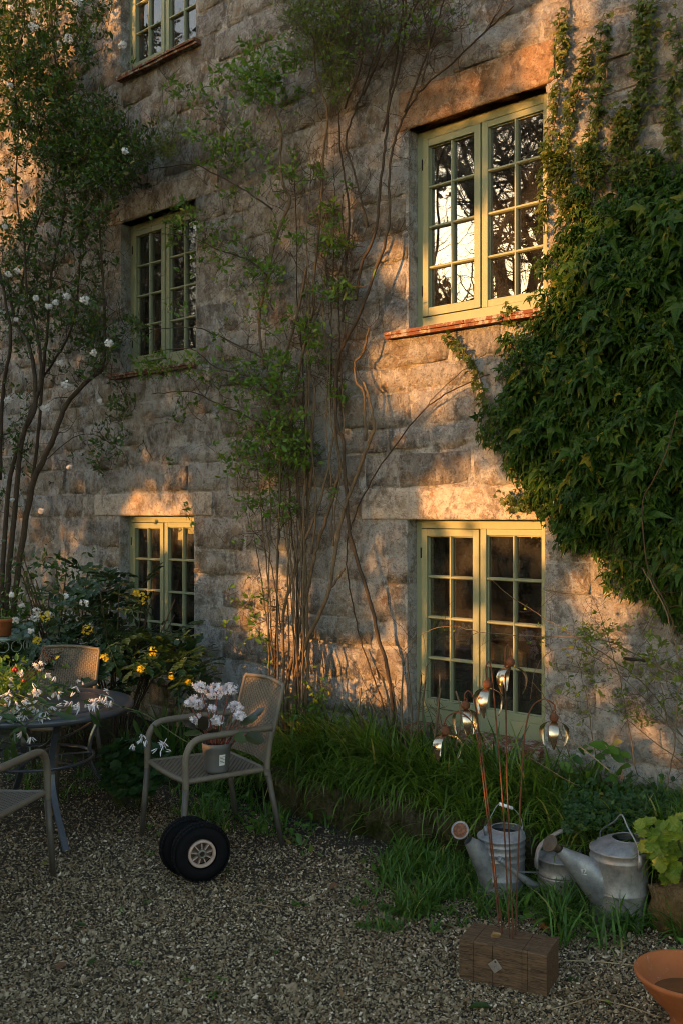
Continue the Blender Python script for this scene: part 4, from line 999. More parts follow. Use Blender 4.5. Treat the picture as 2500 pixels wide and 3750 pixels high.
def make_chair():
    c = empty('garden_chair')
    hw, zf = .255, .435
    def seat(u, v):
        u = np.asarray(u, float); v = np.asarray(v, float)
        w = hw - .02 * v; x = (u - .5) * 2 * w; y = -.25 + .47 * v
        z = zf + .004 - .012 * np.sin(np.pi * v) * np.sin(np.pi * u) - .010 * (1 - v) ** 4 * np.sin(np.pi * u)
        return np.stack([x, y, z], -1)
    def back(u, v):
        u = np.asarray(u, float); v = np.asarray(v, float)
        w = .232 + .006 * np.sin(np.pi * v); x = (u - .5) * 2 * w; bow = .030 * (1 - (2 * u - 1) ** 2)
        y = .235 + .115 * v + bow; z = .46 + .435 * v - .012 * (2 * u - 1) ** 2 * v
        return np.stack([x, y, z], -1)
    weave(seat, 26, 34, .0022, M['cane'], 'seat', c); weave(back, 26, 34, .0022, M['cane'], 'backrest', c)
    P = [seat(np.array([u]), np.array([0.]))[0] + np.array([0, -.004, -.006]) for u in np.linspace(0, 1, 7)]
    wrapped(P, .016, 'seat_rail', c)
    for u in (0., 1.):
        wrapped([seat(np.array([u]), np.array([v]))[0] + np.array([(.006 if u else -.006), 0, -.006]) for v in (0, .3, .6, 1)], .016, 'seat_rail', c)
    wrapped([seat(np.array([u]), np.array([1.]))[0] + np.array([0, .01, -.006]) for u in (0, .5, 1)], .014, 'seat_rail', c)
    # the rim of the backrest
    up = [back(np.array([0.]), np.array([v]))[0] for v in np.linspace(0, 1, 5)] + [back(np.array([u]), np.array([1.]))[0] + np.array([0, 0, .004]) for u in (.06, .25, .5, .75, .94)] + [back(np.array([1.]), np.array([v]))[0] for v in np.linspace(1, 0, 5)]
    wrapped(up, .013, 'back_frame', c)
    for s in (-1, 1):
        # front leg: bare metal below the seat, wrapped above it and bent back into the arm rest
        Bulk().tube([(s * .292, -.292, 0), (s * .275, -.262, .40)], [.0155, .0175], 12).obj('leg', M['legmetal'], c)
        wrapped([(s * .275, -.262, .395), (s * .274, -.262, .50), (s * .273, -.258, .575), (s * .272, -.225, .635), (s * .271, -.16, .66), (s * .268, -.02, .664), (s * .262, .14, .664), (s * .250, .262, .664)], .0195, 'arm_rest', c)
        Bulk().tube([(s * .288, .315, 0), (s * .262, .232, .44)], [.0155, .017], 12).obj('leg', M['legmetal'], c)
        wrapped([(s * .262, .232, .40), (s * .258, .238, .50), (s * .252, .262, .64)], .019, 'back_post', c)
    return c
def copy_tree(o, parent=None):
    c = o.copy(); COL.objects.link(c); c.parent = parent
    if parent is not None: c.matrix_parent_inverse = o.matrix_parent_inverse.copy()
    for ch in list(o.children): copy_tree(ch, c)
    return c
chair = make_chair()
CH = [(-.75, 5.66, (-.516, -.325), 'woven cane armchair holding the potted pink-white flowers'), (-1.825, 4.90, (.10, .52), 'woven cane armchair cut by the left edge, in front of the table'), (-2.07, 6.93, (-.165, -.55), 'woven cane armchair behind the table with its backrest in the sun')]
for i, (la, zz, f, lab) in enumerate(CH):
    o = chair if i == 0 else None
    if o is None: o = copy_tree(chair)
    o.location = lz(la, zz, .004); o.rotation_euler = (0, 0, rz_for(RGT * f[0] + FWD * f[1]))
    tag(o, lab, 'chair', 'cane armchairs round the table')

# ---- round table
def slate():
    t = NT('dark_slate_metal'); p = t.pos(); n = t.noise(p, 35, 5, .7)
    c = t.mix(n, (.045, .050, .062), (.095, .105, .125)); t.bump(n, .2, .003)
    return t.done(c, .28, .2, .5)
M['slate'] = slate()
TC = lz(-1.846, 6.04, 0)
tb = tag(empty('round_table', TC), 'round dark metal table strewn with cut white blossom', 'table')
R0 = .578
Bulk().lathe([(0, .716), (.40, .716), (.44, .716), (.442, .708), (.455, .708), (.457, .716)], 72).obj('table_top', M['slate'], tb)
Bulk().lathe([(.457, .716), (.50, .719), (.545, .722), (.572, .719), (R0, .712), (R0, .694), (.572, .684), (.53, .684), (.45, .690), (0, .690)], 72).obj('rim', M['slate'], tb)
def flat_bar(P, w, th, name, parent, mat, side):
    """bent flat iron: broad across 'side'"""
    P = spline(P, 26); T = np.gradient(P, axis=0); T /= np.linalg.norm(T, axis=1)[:, None]
    S = np.asarray(side, float)[None] - T * (T @ np.asarray(side, float))[:, None]; S /= np.linalg.norm(S, axis=1)[:, None]; N = np.cross(T, S)
    V = np.stack([P + S * a * w / 2 + N * c * th / 2 for a, c in ((-1, -1), (1, -1), (1, 1), (-1, 1))], 1)
    b = Bulk(); n = len(P); F = [(i * 4 + j, i * 4 + (j + 1) % 4, (i + 1) * 4 + (j + 1) % 4, (i + 1) * 4 + j) for i in range(n - 1) for j in range(4)]
    b.add(V.reshape(-1, 3), [np.array(F), np.array([(0, 3, 2, 1)]), np.array([(n * 4 - 4, n * 4 - 3, n * 4 - 2, n * 4 - 1)])])
    return b.obj(name, mat, parent, smooth=False, bevel=.003)
fa = math.atan2((RGT * .37 - FWD * .60).y, (RGT * .37 - FWD * .60).x)
for k in range(4):
    a = fa + k * math.pi / 2; u = np.array([math.cos(a), math.sin(a), 0]); v = np.array([-math.sin(a), math.cos(a), 0]); zz = np.array([0, 0, 1.])
    flat_bar([u * .46 + zz * .69, u * .40 + zz * .60, u * .33 + zz * .45, u * .34 + zz * .30, u * .44 + zz * .16, u * .62 + zz * .0], .036, .016, 'leg', tb, M['slate'], v)
    flat_bar([u * .50 + zz * .685, u * .42 + zz * .62, u * .26 + zz * .53, u * .08 + zz * .47], .028, .008, 'brace', tb, M['slate'], v)
Bulk().lathe([(.33, .385), (.345, .385), (.345, .40), (.33, .40), (.33, .385)], 40).obj('ring', M['slate'], tb)
for k in range(3):
    a = fa + .4 + k * math.pi / 3; d = np.array([math.cos(a), math.sin(a), 0]) * .335; zz = np.array([0, 0, .392])
    flat_bar([-d + zz, -d * .3 + zz + np.array([0, 0, .006 * k]), d * .3 + zz + np.array([0, 0, .006 * k]), d + zz], .03, .006, 'tray_slat', tb, M['slate'], np.array([-math.sin(a), math.cos(a), 0]))

# ---- cut flowering vine on the table
M['vineleaf'] = leaf_mat('vine_leaf', (.03, .065, .02), (.06, .115, .03), (.11, .16, .035), gloss=.35)
M['vinestem'] = plain('green_stem', (.09, .12, .03), .6)
M['blossom'] = plain('white_blossom', (.78, .76, .76), .6, var=.1)
BELL_V = [(0, 0, 0)]; BELL_F = []
for i in range(4):
    a = i * math.pi / 2
    for (r, h, w) in ((.20, .35, .42), (.26, .75, .40), (.34, 1.1, .05)):
        BELL_V += [(r * math.cos(a - w), h, r * math.sin(a - w)), (r * math.cos(a + w), h, r * math.sin(a + w))]
    k = 1 + 6 * i; BELL_F += [(0, k, k + 1), (k, k + 2, k + 3, k + 1), (k + 2, k + 4, k + 5, k + 3)]
def cut_vine():
    rr = np.random.default_rng(41)
    root = tag(empty('cut_vine', (TC.x, TC.y, .72)), 'cut vine sprays with white bell flowers spread over the table edge', 'cut flowers'); inv = Vector((TC.x, TC.y, .72))
    def loc(P): return np.asarray(P) - np.array(inv)
    def tabp(px, py, h=.0): return ong(px, py, .724 + h)
    sprays = [[tabp(111, 2560, .05), tabp(191, 2614, .03), tabp(120, 2640, .02), atz(50, 2686, 5.55), atz(-20, 2735, 5.5)], [tabp(60, 2540, .06), tabp(191, 2590, .04), tabp(245, 2591, .02), tabp(325, 2560, .02), tabp(400, 2570, .02), tabp(445, 2588, .01), atz(509, 2606, 5.85), atz(560, 2632, 5.8), atz(640, 2690, 5.75), atz(700, 2725, 5.68)],
              [tabp(20, 2600, .05), tabp(120, 2580, .04), tabp(240, 2545, .02), tabp(300, 2530, .02)], [tabp(-40, 2560, .08), tabp(60, 2600, .05), tabp(150, 2630, .02)], [tabp(-60, 2590, .06), tabp(30, 2625, .03), tabp(90, 2650, .01)], [tabp(100, 2520, .05), tabp(200, 2520, .03), tabp(280, 2540, .02)]]
    ends = []
    for s in sprays:
        P = spline(s, 34); Bulk().tube(loc(P), .0032, 6).obj('stem', M['vinestem'], root); ends.append(P)
    A = np.concatenate(ends)
    # leaves, each a part
    me = Bulk().add(LANCE_V, [np.array([f for f in OVATE_F if len(f) == 4]), np.array([f for f in OVATE_F if len(f) == 3])]).mesh('leaf', True, M['vineleaf'])
    L = []
    for i in range(74):
        p = A[rr.integers(len(A))] + rr.normal(0, .015, 3); L.append((p, rr.normal(0, 1, 3) * np.array([1, 1, .35]) + np.array([0, 0, -.1]), rr.normal(0, .5, 3) + np.array([0, -.3, 1.]), rr.uniform(.07, .14)))
    for px, py, Z, dx, dz, s in ((262, 2575, 5.6, -.25, -1, .16), (330, 2610, 5.62, .4, -.6, .11), (95, 2640, 5.5, -.1, -1, .13), (30, 2720, 5.45, -.1, -1, .17), (50, 2700, 5.42, .05, -1, .18), (490, 2630, 5.8, .35, -1, .13), (360, 2590, 5.65, 0, -1, .09), (200, 2610, 5.5, .8, -.2, .14), (560, 2650, 5.75, .4, -.8, .12), (690, 2700, 5.62, .3, -1, .11)):
        L.append((np.array(atz(px, py, Z)), np.array(RGT) * dx + np.array([0, 0, dz]), np.array([.2, -1, .5]), s))
    for p, d, nn, s in L:
        y = Vector(d).normalized(); z = Vector(nn); z = (z - y * z.dot(y)).normalized(); x = y.cross(z)
        p = Vector(loc(p)); p.z = max(p.z, .006) if s < .145 and (Vector((p.x, p.y))).length < .5 else p.z
        o = linkmesh('leaf', me, None, root); o.matrix_world = Matrix.Translation(p + inv) @ Matrix((x, y, z)).transposed().to_4x4() @ Matrix.Diagonal((s * 1.25, s, s, 1)); o.matrix_world = Matrix.Translation(p) @ Matrix((x, y, z)).transposed().to_4x4() @ Matrix.Diagonal((s * 1.25, s, s, 1))
    # bells in hanging bunches
    spots = [(25, 2560, 5.75, 9, 25), (60, 2580, 5.7, 8, 25), (130, 2530, 5.85, 9, 22), (110, 2600, 5.65, 7, 22), (180, 2470, 6.0, 5, 10), (40, 2500, 6.0, 5, 16), (20, 2590, 5.6, 8, 20), (160, 2615, 5.58, 8, 22), (150, 2640, 5.5, 5, 12), (75, 2650, 5.5, 6, 14), (90, 2620, 5.55, 7, 18), (185, 2530, 5.9, 5, 14), (290, 2505, 6.2, 5, 12), (350, 2575, 5.75, 8, 16), (380, 2560, 5.85, 8, 14), (400, 2575, 5.8, 5, 12), (395, 2530, 6.15, 2, 5), (330, 2580, 5.7, 6, 14), (100, 2560, 5.75, 6, 20), (60, 2640, 5.5, 5, 14), (110, 2700, 5.42, 2, 5), (70, 2680, 5.45, 5, 9), (5, 2710, 5.45, 3, 6), (210, 2590, 5.65, 4, 16), (255, 2570, 5.72, 5, 18), (300, 2590, 5.65, 4, 14),
             (508, 2700, 5.72, 5, 12), (530, 2710, 5.72, 3, 10), (500, 2725, 5.7, 3, 8), (590, 2715, 5.6, 3, 8), (603, 2728, 5.6, 3, 8), (577, 2745, 5.6, 2, 7), (630, 2752, 5.55, 1, 3)]
    for i, (px, py, Z, n, rad) in enumerate(spots):
        b = Bulk(); c = np.array([atz(px + rr.normal(0, rad), py + rr.normal(0, rad * .6), Z + rr.normal(0, .02)) for _ in range(n)])
        out = np.hypot(c[:, 0] - TC.x, c[:, 1] - TC.y) > R0 + .02
        c[:, 2] = np.where(out, c[:, 2], np.maximum(c[:, 2], .755))
        b.scatter(BELL_V, BELL_F, loc(c), rr.normal(0, .7, (n, 3)) + np.array([0, -.2, -.8]), rr.normal(size=(n, 3)), rr.uniform(.024, .040, n), rr.random(n)); b.obj('blossom', M['blossom'], root, smooth=False)
cut_vine()
def posy():
    rr = np.random.default_rng(43); c = ong(20, 2560, .73); root = tag(empty('gathered_posy', (c.x, c.y, .73)), 'heap of gathered leaves, dark seed heads and red berries on the table', 'bouquet')
    n = 420; P = rr.normal(0, 1, (n, 3)) * np.array([.14, .14, .06]) + np.array([0, 0, .10]); P[:, 2] = np.abs(P[:, 2]) + .005
    b = Bulk(); b.scatter(OVATE_V, OVATE_F, P, rr.normal(0, 1, (n, 3)) + np.array([0, 0, .3]), rr.normal(0, .6, (n, 3)) + np.array([0, -.3, .8]), rr.uniform(.025, .06, n), rr.random(n)); b.obj('foliage', M['leafspring'], root, kind='stuff')
    M['berry'] = plain('red_berry', (.42, .02, .015), .3, spec=.5); M['seed'] = plain('dark_seed_head', (.03, .016, .02), .7)
    for px, py in ((52, 2452), (61, 2453), (88, 2492), (56, 2447)):
        o = Bulk().lathe([(0, -.011), (.007, -.008), (.0105, -.002), (.0105, .003), (.006, .009), (0, .0105)], 10).obj('berry', M['berry'], root); o.location = atz(px, py, 5.95) - Vector((c.x, c.y, .73))
    for px, py in ((180, 2390), (190, 2405), (172, 2400), (185, 2420), (165, 2385)):
        p = np.array(atz(px, py, 6.0) - Vector((c.x, c.y, .73))); Bulk().tube([p * .3 + np.array([.03, 0, .02]), p * .7, p], .0018, 5).obj('stalk', M['twig'], root)
        q = rr.normal(0, .012, (9, 3)) + p; bb = Bulk()
        for z in q: bb.lathe([(0, -.006), (.006, 0), (0, .006)], 6, Matrix.Translation(z))
        bb.obj('seed_head', M['seed'], root)
    flower_head(root, np.array(atz(145, 2435, 5.95)) - np.array([c.x, c.y, .73]), .03, 16, .012, M['blossom'], 'flower_head', 5); flower_head(root, np.array(atz(75, 2466, 5.9)) - np.array([c.x, c.y, .73]), .016, 10, .010, M['blossom'], 'flower_head', 6)
posy()

# ---- potted flowers on the right-hand chair
M['potplastic'] = plain('grey_nursery_pot', (.13, .13, .125), .55, var=.08)
M['bergleaf'] = leaf_mat('bergenia_leaf', (.05, .085, .02), (.035, .030, .018), (.12, .13, .03), gloss=.3, trans=.12)
M['bergstalk'] = plain('reddish_stalk', (.17, .055, .04), .6)
def pink():
    t = NT('pink_white_petal'); c = t.mix(t.attr('rnd'), (.74, .66, .72), (.84, .80, .82)); return t.done(c, .6)
M['bergpetal'] = pink()
def potted():
    rr = np.random.default_rng(47); c = lz(-.688, 5.50, .447)
    r = tag(empty('potted_bergenia', c), 'grey plastic pot of pink-white flowers standing on the chair seat', 'potted plant')
    Bulk().lathe([(0, .0), (.062, 0), (.064, .012), (.0665, .02), (.078, .128), (.080, .13), (.081, .158), (.0785, .160), (.076, .157), (.074, .12), (0, .118)], 40).obj('pot', M['potplastic'], r)
    so = Bulk().lathe([(0, .140), (.07, .137), (.075, .133)], 24).obj('soil', M['soil'], r)
    lab = Bulk(); n = 6
    base = math.atan2(-(FWD.y), -(FWD.x)) + .55
    V = [((.0725 + .0105 * (h - .04) / .09) * math.cos(base + a), (.0725 + .0105 * (h - .04) / .09) * math.sin(base + a), h) for a in np.linspace(-.22, .22, n) for h in (.045, .105)]
    M['paper'] = plain('white_label', (.72, .70, .66), .6, var=.04); M['ink'] = plain('grey_ink', (.10, .10, .10), .7)
    lo = lab.grid(V, n, 2).obj('label_sticker', M['paper'], r)
    for k in range(5):
        ln = Bulk(); hh = .060 + .008 * k; V = [((.0745 + .0105 * (h - .04) / .09) * math.cos(base + a), (.0745 + .0105 * (h - .04) / .09) * math.sin(base + a), h) for a in np.linspace(-.17, .17 - .1 * (k % 2), n) for h in (hh, hh + .0025)]
        ln.grid(V, n, 2).obj('print_line', M['ink'], lo)
    hd = [(733, 2516, 26), (794, 2534, 38), (843, 2525, 28), (722, 2572, 33), (865, 2592, 25), (878, 2622, 20), (725, 2632, 21), (798, 2637, 21), (778, 2594, 12), (765, 2652, 11), (690, 2575, 14)]
    for i, (px, py, s) in enumerate(hd):
        Z = 5.50 + .07 * math.sin(i * 2.3); p = np.array(atz(px, py, Z) - c)
        flower_head(r, p, s * 1.05 * Z / FX, int(12 + s * 1.5), .0125, M['bergpetal'], 'flower_head', 60 + i, .7)
        Bulk().tube(spline([(p[0] * .12, p[1] * .12, .135), (p[0] * .4, p[1] * .4, p[2] * .6), p], 12), [.0045, .003], 6).obj('flower_stalk', M['bergstalk'], r)
    V, F = round_leaf(6, .04); V = [(x * .8, y, z - .15 * y * y) for x, y, z in V]
    me = Bulk().add(V, np.array(F)).mesh('leaf', True, M['bergleaf'])
    for (px, py, Z, dx, dz, s) in ((835, 2660, 5.42, .1, .6, .085), (880, 2650, 5.45, .8, .4, .11), (910, 2640, 5.5, .7, .7, .12), (760, 2670, 5.45, -.3, .5, .09), (740, 2685, 5.45, -1, .1, .10), (900, 2690, 5.4, 1, -.25, .11), (800, 2690, 5.42, -.2, .2, .08), (860, 2690, 5.42, .4, -.1, .09), (770, 2640, 5.56, .1, .9, .08), (720, 2670, 5.52, -.7, .6, .09), (850, 2650, 5.6, .4, .8, .09)):
        base = Vector(((px - 805) / FX * 5.5 * .5 * RGT.x, (px - 805) / FX * 5.5 * .5 * RGT.y, .135)); p = atz(px, py, Z) - c
        Bulk().tube([base, (base + p) / 2 + Vector((0, 0, .01)), p], .0035, 6).obj('leaf_stalk', M['bergstalk'], r)
        y = (RGT * dx + Vector((0, 0, dz)) - FWD * .25).normalized(); z = (Vector((-.2, -.6, .8))); z = (z - y * z.dot(y)).normalized(); x = y.cross(z)
        o = linkmesh('leaf', me, None, r); o.matrix_world = Matrix.Translation(p) @ Matrix((x, y, z)).transposed().to_4x4() @ Matrix.Scale(s, 4)
potted()

# ---- the pair of trolley wheels
def rubber():
    t = NT('black_rubber'); p = t.pos(); n = t.noise(p, 40, 5, .7)
    return t.done(t.mix(n, (.003, .0032, .004), (.010, .010, .011)), .85, spec=.12)
M['rubber'] = rubber(); M['hubcream'] = plain('dirty_cream_plastic', (.46, .34, .27), .6, var=.3, sc=30); M['hubdisc'] = plain('recess_shade_plastic', (.16, .11, .085), .8, var=.4, sc=40); M['hubdark'] = plain('hub_shadow_metal', (.06, .05, .042), .6, .4); M['bearing'] = plain('grey_bearing', (.22, .21, .17), .45, .6)
def make_wheel():
    w = empty('trolley_wheel'); Rt, rt = .146, .047            # axis along local -Y (face), standing on z = 0
    A = Matrix.Rotation(math.radians(90), 4, 'X'); A.translation = (0, 0, Rt)
    prof = []
    for a in np.linspace(-118, 118, 22):
        r = math.radians(a); prof.append((Rt - rt + rt * math.cos(r) * (1.0), .043 * math.sin(r) * (1.0 if abs(a) < 90 else .95)))
    tb_ = Bulk().lathe(prof, 64, A)
    tb_.obj('tyre', M['rubber'], w)
    # tread lugs
    tr = Bulk()
    for k in range(44):
        for row, (yy, rr_) in enumerate(((-.026, .1425), (0, .1475), (.026, .1425))):
            a = 2 * math.pi * (k + .5 * (row == 1)) / 44; u = Vector((math.cos(a), 0, math.sin(a))); v = Vector((-math.sin(a), 0, math.cos(a))); c = u * (rr_ - .001) + Vector((0, yy, Rt))
            V = [c + u * e + v * f * .0072 + Vector((0, g * .0105, 0)) for e in (-.004, .0035) for f in (-1, 1) for g in (-1, 1)]
            tr.add([tuple(q) for q in V], np.array([(0, 1, 3, 2), (4, 6, 7, 5), (0, 4, 5, 1), (2, 3, 7, 6), (0, 2, 6, 4), (1, 5, 7, 3)]))
    tr.obj('tread', M['rubber'], w, smooth=False, kind='stuff')
    # rim: ring, dish, nine ribs, bearing
    rim = Bulk().lathe([(.055, .018), (.057, .038), (.061, .041), (.068, .040), (.071, .034), (.070, .0)], 48, A).obj('rim', M['hubcream'], w)
    Bulk().lathe([(.016, .006), (.056, .004)], 40, A).obj('hub_disc', M['hubdisc'], w)  # darker colour stands in for shade in the dish behind the ribs
    for k in range(9):
        a = 2 * math.pi * k / 9 + .2; b = Bulk(); u = Vector((math.cos(a), 0, math.sin(a))); v = Vector((-math.sin(a), 0, math.cos(a)))
        V = [Vector((0, -y, Rt)) + u * q + v * f * .0022 for y in (.008, .034) for q in (.024, .057) for f in (-1, 1)]
        b.add([tuple(q) for q in V], np.array([(0, 1, 3, 2), (4, 6, 7, 5), (0, 4, 5, 1), (2, 3, 7, 6), (0, 2, 6, 4), (1, 5, 7, 3)])).obj('rib', M['hubcream'], w, smooth=False)
        if k % 3 == 1:
            c = Vector((0, -.0112, Rt)) + (u * math.cos(.35) + v * math.sin(.35)) * .041
            Bulk().lathe([(0, .001), (.0075, 0.0)], 10, Matrix.Translation(c) @ Matrix.Rotation(math.radians(90), 4, 'X')).obj('bolt_hole', M['hubdark'], w)
    Bulk().lathe([(.0125, .0), (.0125, .040), (.016, .043), (.022, .040), (.0245, .030), (.0245, .0)], 32, A).obj('bearing', M['bearing'], w)
    Bulk().lathe([(0, .022), (.0125, .022)], 20, A).obj('axle_hole', M['hubdark'], w)
    return w
wh = make_wheel(); ax = (RGT * .33 - FWD * .94)
for i, (px, py, Z, lab) in enumerate(((736, 3235, 5.04, 'front black rubber wheel with a dirty cream hub, leaning by the chair'), (0, 0, 0, 'rear black rubber wheel half hidden behind its twin'))):
    o = wh if i == 0 else copy_tree(wh)
    p = lz((736 - 1250) / FX * 5.05, 5.05, 0)
    o.location = p - (ax * .10 + RGT * .045 if i else Vector()) + Vector((0, 0, .006)); o.rotation_euler = (.02, .4 * i, rz_for(ax)); o.rotation_euler[1] = 0
    tag(o, lab, 'wheel', 'pair of trolley wheels')

# ---- metal flower sculpture in a timber block
M['rust'] = plain('rusty_iron', (.115, .045, .020), .8, .15, var=.45, sc=60, bump=.4)
def copper():
    t = NT('polished_copper_alloy'); p = t.obj(); n = t.noise(t.scale(p, (30, 30, 4)), 6, 4, .6)
    t.bump(n, .12, .002); return t.done(t.mix(n, (.58, .42, .26), (.80, .66, .48)), .25, 1.0)
M['copper'] = copper()
M['block'] = timber_mat('weathered_oak_block', (.028, .018, .010), (.17, .105, .058), (3, 34, 34))
M['tagmetal'] = plain('grey_metal_tag', (.34, .31, .27), .45, .6, sc=60)
def sculpture():
    c0 = lz(.786, 3.82, 0); e1 = lz(.469, 3.977, 0) - c0; e2 = lz(.876, 3.977, 0) - c0; w, d, h = e1.length, e2.length, .166
    ex = (-e1).normalized(); ey = Vector((0, 0, 1)).cross(ex); org = c0 + e1 / 2 + ey * d / 2
    r = tag(empty('metal_flower_sculpture', org, math.atan2(ex.y, ex.x)), 'five copper-petalled metal flowers on rusty rods in a timber block', 'sculpture')
    inv = r.matrix_basis.inverted()
    # the block, its saw cuts recessed
    b = Bulk(); n = 30; cuts = [(-.118, .0010), (-.040, .0012), (.079, .0013), (.101, .0008)]
    xs = sorted(set([-w / 2, w / 2] + [c + s * q for c, q in cuts for s in (-1, 1)] + [c for c, q in cuts] + list(np.linspace(-w / 2, w / 2, 16)[1:-1])))
    V = []; rr = np.random.default_rng(2)
    for x in xs:
        dp = max([(.0026 if abs(x - c) < 1e-6 else 0) for c, q in cuts])
        j = rr.normal(0, .0008, 2)
        V += [(x, -d / 2 + dp + j[0], .0), (x, -d / 2 + dp + j[0], h - .004), (x, -d / 2 + dp + .004, h - dp + j[1]), (x, d / 2 - .004, h - dp + j[1]), (x, d / 2, h - .004), (x, d / 2, 0)]
    b.grid(V, len(xs), 6); b.add(V[:6], np.array([list(range(6))])); b.add(V[-6:], np.array([list(range(6))[::-1]]))
    blk = b.obj('timber_block', M['block'], r, smooth=False)
    def plate(name, cen, rot, nrm_y):
        p = Bulk().box(-.021, .021, -.0009, .0009, -.021, .021).obj(name, M['tagmetal'], r, smooth=False, bevel=.002); p.location = cen; p.rotation_euler = rot
        hole = Bulk().lathe([(0, 0), (.0045, 0)], 14, Matrix.Rotation(math.radians(90), 4, 'X')).obj('tag_hole', M['hubdark'], p); hole.location = (.012, -.0013, .012)
        s = Bulk().tube(spline([(-.008, -.001, -.01), (-.002, -.001, .002), (.004, -.001, -.006), (.009, -.001, .0)], 14), .0005, 4).obj('scratched_mark', M['hubdark'], p)
        return p
    plate('name_tag', (-.028, -d / 2 - .003, h * .52), (0, math.radians(-40), 0), 0)
    wd = Bulk().box(-.018, .018, -.006, .006, 0, .026).obj('wooden_wedge', M['plank'], r, smooth=False, bevel=.002); wd.location = (-.055, -.015, h - .002); wd.rotation_euler = (.5, .25, .7)
    # rods: foot on the block, points up the stem, hook end; ball centre
    ZS = 4.0
    rods = [((1832, 3431), [(1800, 3150), (1772, 2900), (1756, 2770), (1745, 2702), (1722, 2640), (1679, 2609), (1640, 2622), (1624, 2650)], (1629, 2677), 3.97),
            ((1841, 3416), [(1806, 3150), (1780, 2900), (1752, 2680), (1740, 2590), (1728, 2545), (1712, 2530), (1700, 2543), (1700, 2562)], (1703, 2583), 4.02),
            ((1865, 3431), [(1848, 3100), (1836, 2900), (1818, 2680), (1806, 2540), (1797, 2450), (1787, 2423), (1777, 2445), (1778, 2478)], (1782, 2506), 3.98),
            ((1877, 3439), [(1866, 3150), (1856, 2900), (1851, 2650), (1848, 2440), (1849, 2380), (1857, 2361), (1865, 2378), (1866, 2402)], (1867, 2425), 4.0),
            ((1885, 3425), [(1895, 3150), (1905, 2900), (1914, 2760), (1922, 2670), (1944, 2592), (1987, 2561), (2024, 2577), (2032, 2600)], (2027, 2628), 4.03)]
    PV = []; ns = 10; nw = 5
    for i, (ft, pts, ball, Z) in enumerate(rods):
        f = ong(ft[0], ft[1], h); P = [inv @ f] + [inv @ atz(x, y, Z) for x, y in pts]
        P[0].z = h - .02
        stem = Bulk().tube(spline(P, 70), .0031, 8).obj('rod', M['rust'], r)
        bc = inv @ atz(ball[0], ball[1], Z)
        Rb = .0185
        Bulk().lathe([(Rb * math.sin(a), -Rb * math.cos(a)) for a in np.linspace(.0, math.pi, 16)], 24, Matrix.Translation(bc)).obj('ball', M['rust'], stem)
        Bulk().tube([bc + Vector((.006 * math.cos(a), 0, Rb + .004 + .007 * math.sin(a))) for a in np.linspace(0, 6.28, 14)], .0022, 6).obj('loop', M['rust'], stem)
        L, Rr = (.096, .105, .112, .108, .104)[i], (.062, .050, .058, .062, .058)[i]; tw = (.3, 1.0, .55, .1, .75)[i]
        for k in range(3):
            az = tw + k * math.pi * 2 / 3; u = np.array([math.cos(az), math.sin(az), 0]); v = np.array([-math.sin(az), math.cos(az), 0]); V = []
            for s in np.linspace(0, 1, 14):
                rad = .006 + Rr * math.sin(math.pi * min(1, s * .72 + .02)) ; z = -Rb * .85 - L * s ** 1.15 * 1.0 + .018 * math.sin(math.pi * s)
                wdt = .0185 * math.sin(math.pi * (.10 + .88 * s)) ** .8 + .0008
                for q in np.linspace(-1, 1, nw): V.append(np.array(bc) + u * (rad - .004 * q * q) + v * wdt * q + np.array([0, 0, z]))
            Bulk().grid(V, 14, nw).obj('petal', M['copper'], stem)
sculpture()

# ---- galvanised watering cans
def zinc(name, warm=0.):
    t = NT(name); p = t.obj(); n = t.noise(p, 7, 6, .7); v = t.noise(p, 42, 5, .75)
    c = t.ramp(n, [(.3, (.11, .115, .125)), (.5, (.25 + warm, .26 + warm * .6, .275)), (.72, (.42 + warm, .42 + warm * .5, .415))])
    c = t.mix(t.ramp(v, [(.55, 0.), (.72, .6)]), c, (.15, .135, .12)); c = t.mix(t.ramp(t.noise(p, 19, 6, .8), [(.6, 0.), (.72, .6)]), c, (.50, .49, .46))
    t.bump(v, .2, .004); return t.done(c, .46, .42)
M['zinc'] = zinc('galvanised_zinc'); M['zincpale'] = zinc('pale_galvanised_zinc', .05); M['brass'] = plain('tarnished_rose', (.13, .095, .065), .6, .5); M['rustface'] = plain('rusty_rose_face', (.20, .085, .045), .85, .1, var=.6, sc=70); M['whitegrip'] = plain('white_grip', (.78, .78, .78), .5, var=.05); M['inside'] = plain('can_inside', (.05, .052, .055), .7, .3)
def loft(secs, k=20):
    """tube through sections (centre, axis a, axis b)"""
    b = Bulk(); an = np.linspace(0, 2 * math.pi, k, endpoint=False); V = []
    for c, a, d in secs: V.append(np.array(c)[None] + np.cos(an)[:, None] * np.array(a)[None] + np.sin(an)[:, None] * np.array(d)[None])
    n = len(secs); i, j = np.meshgrid(np.arange(n - 1), np.arange(k), indexing='ij'); j2 = (j + 1) % k
    return b.add(np.concatenate(V), np.stack([i * k + j, i * k + j2, (i + 1) * k + j2, (i + 1) * k + j], -1).reshape(-1, 4))
def can_frame(la, Z, lab):
    c = lz(la, Z, .0); r = tag(empty('watering_can', c), lab, 'watering can', 'galvanised watering cans by the bank')
    return r, c
def toL(px, py, Z, c): return atz(px, py, Z) - c
def body(r, R, H, mat, ridges):
    pr = [(R * .98, 0), (R * 1.01, .004), (R, .012)]
    for z in ridges: pr += [(R, z - .008), (R + .0035, z - .002), (R + .0035, z + .002), (R, z + .008)]
    pr += [(R, H - .008), (R + .004, H - .004), (R + .005, H), (R + .003, H + .005), (R - .002, H + .005)]
    Bulk().lathe(pr, 48).obj('body', mat, r)
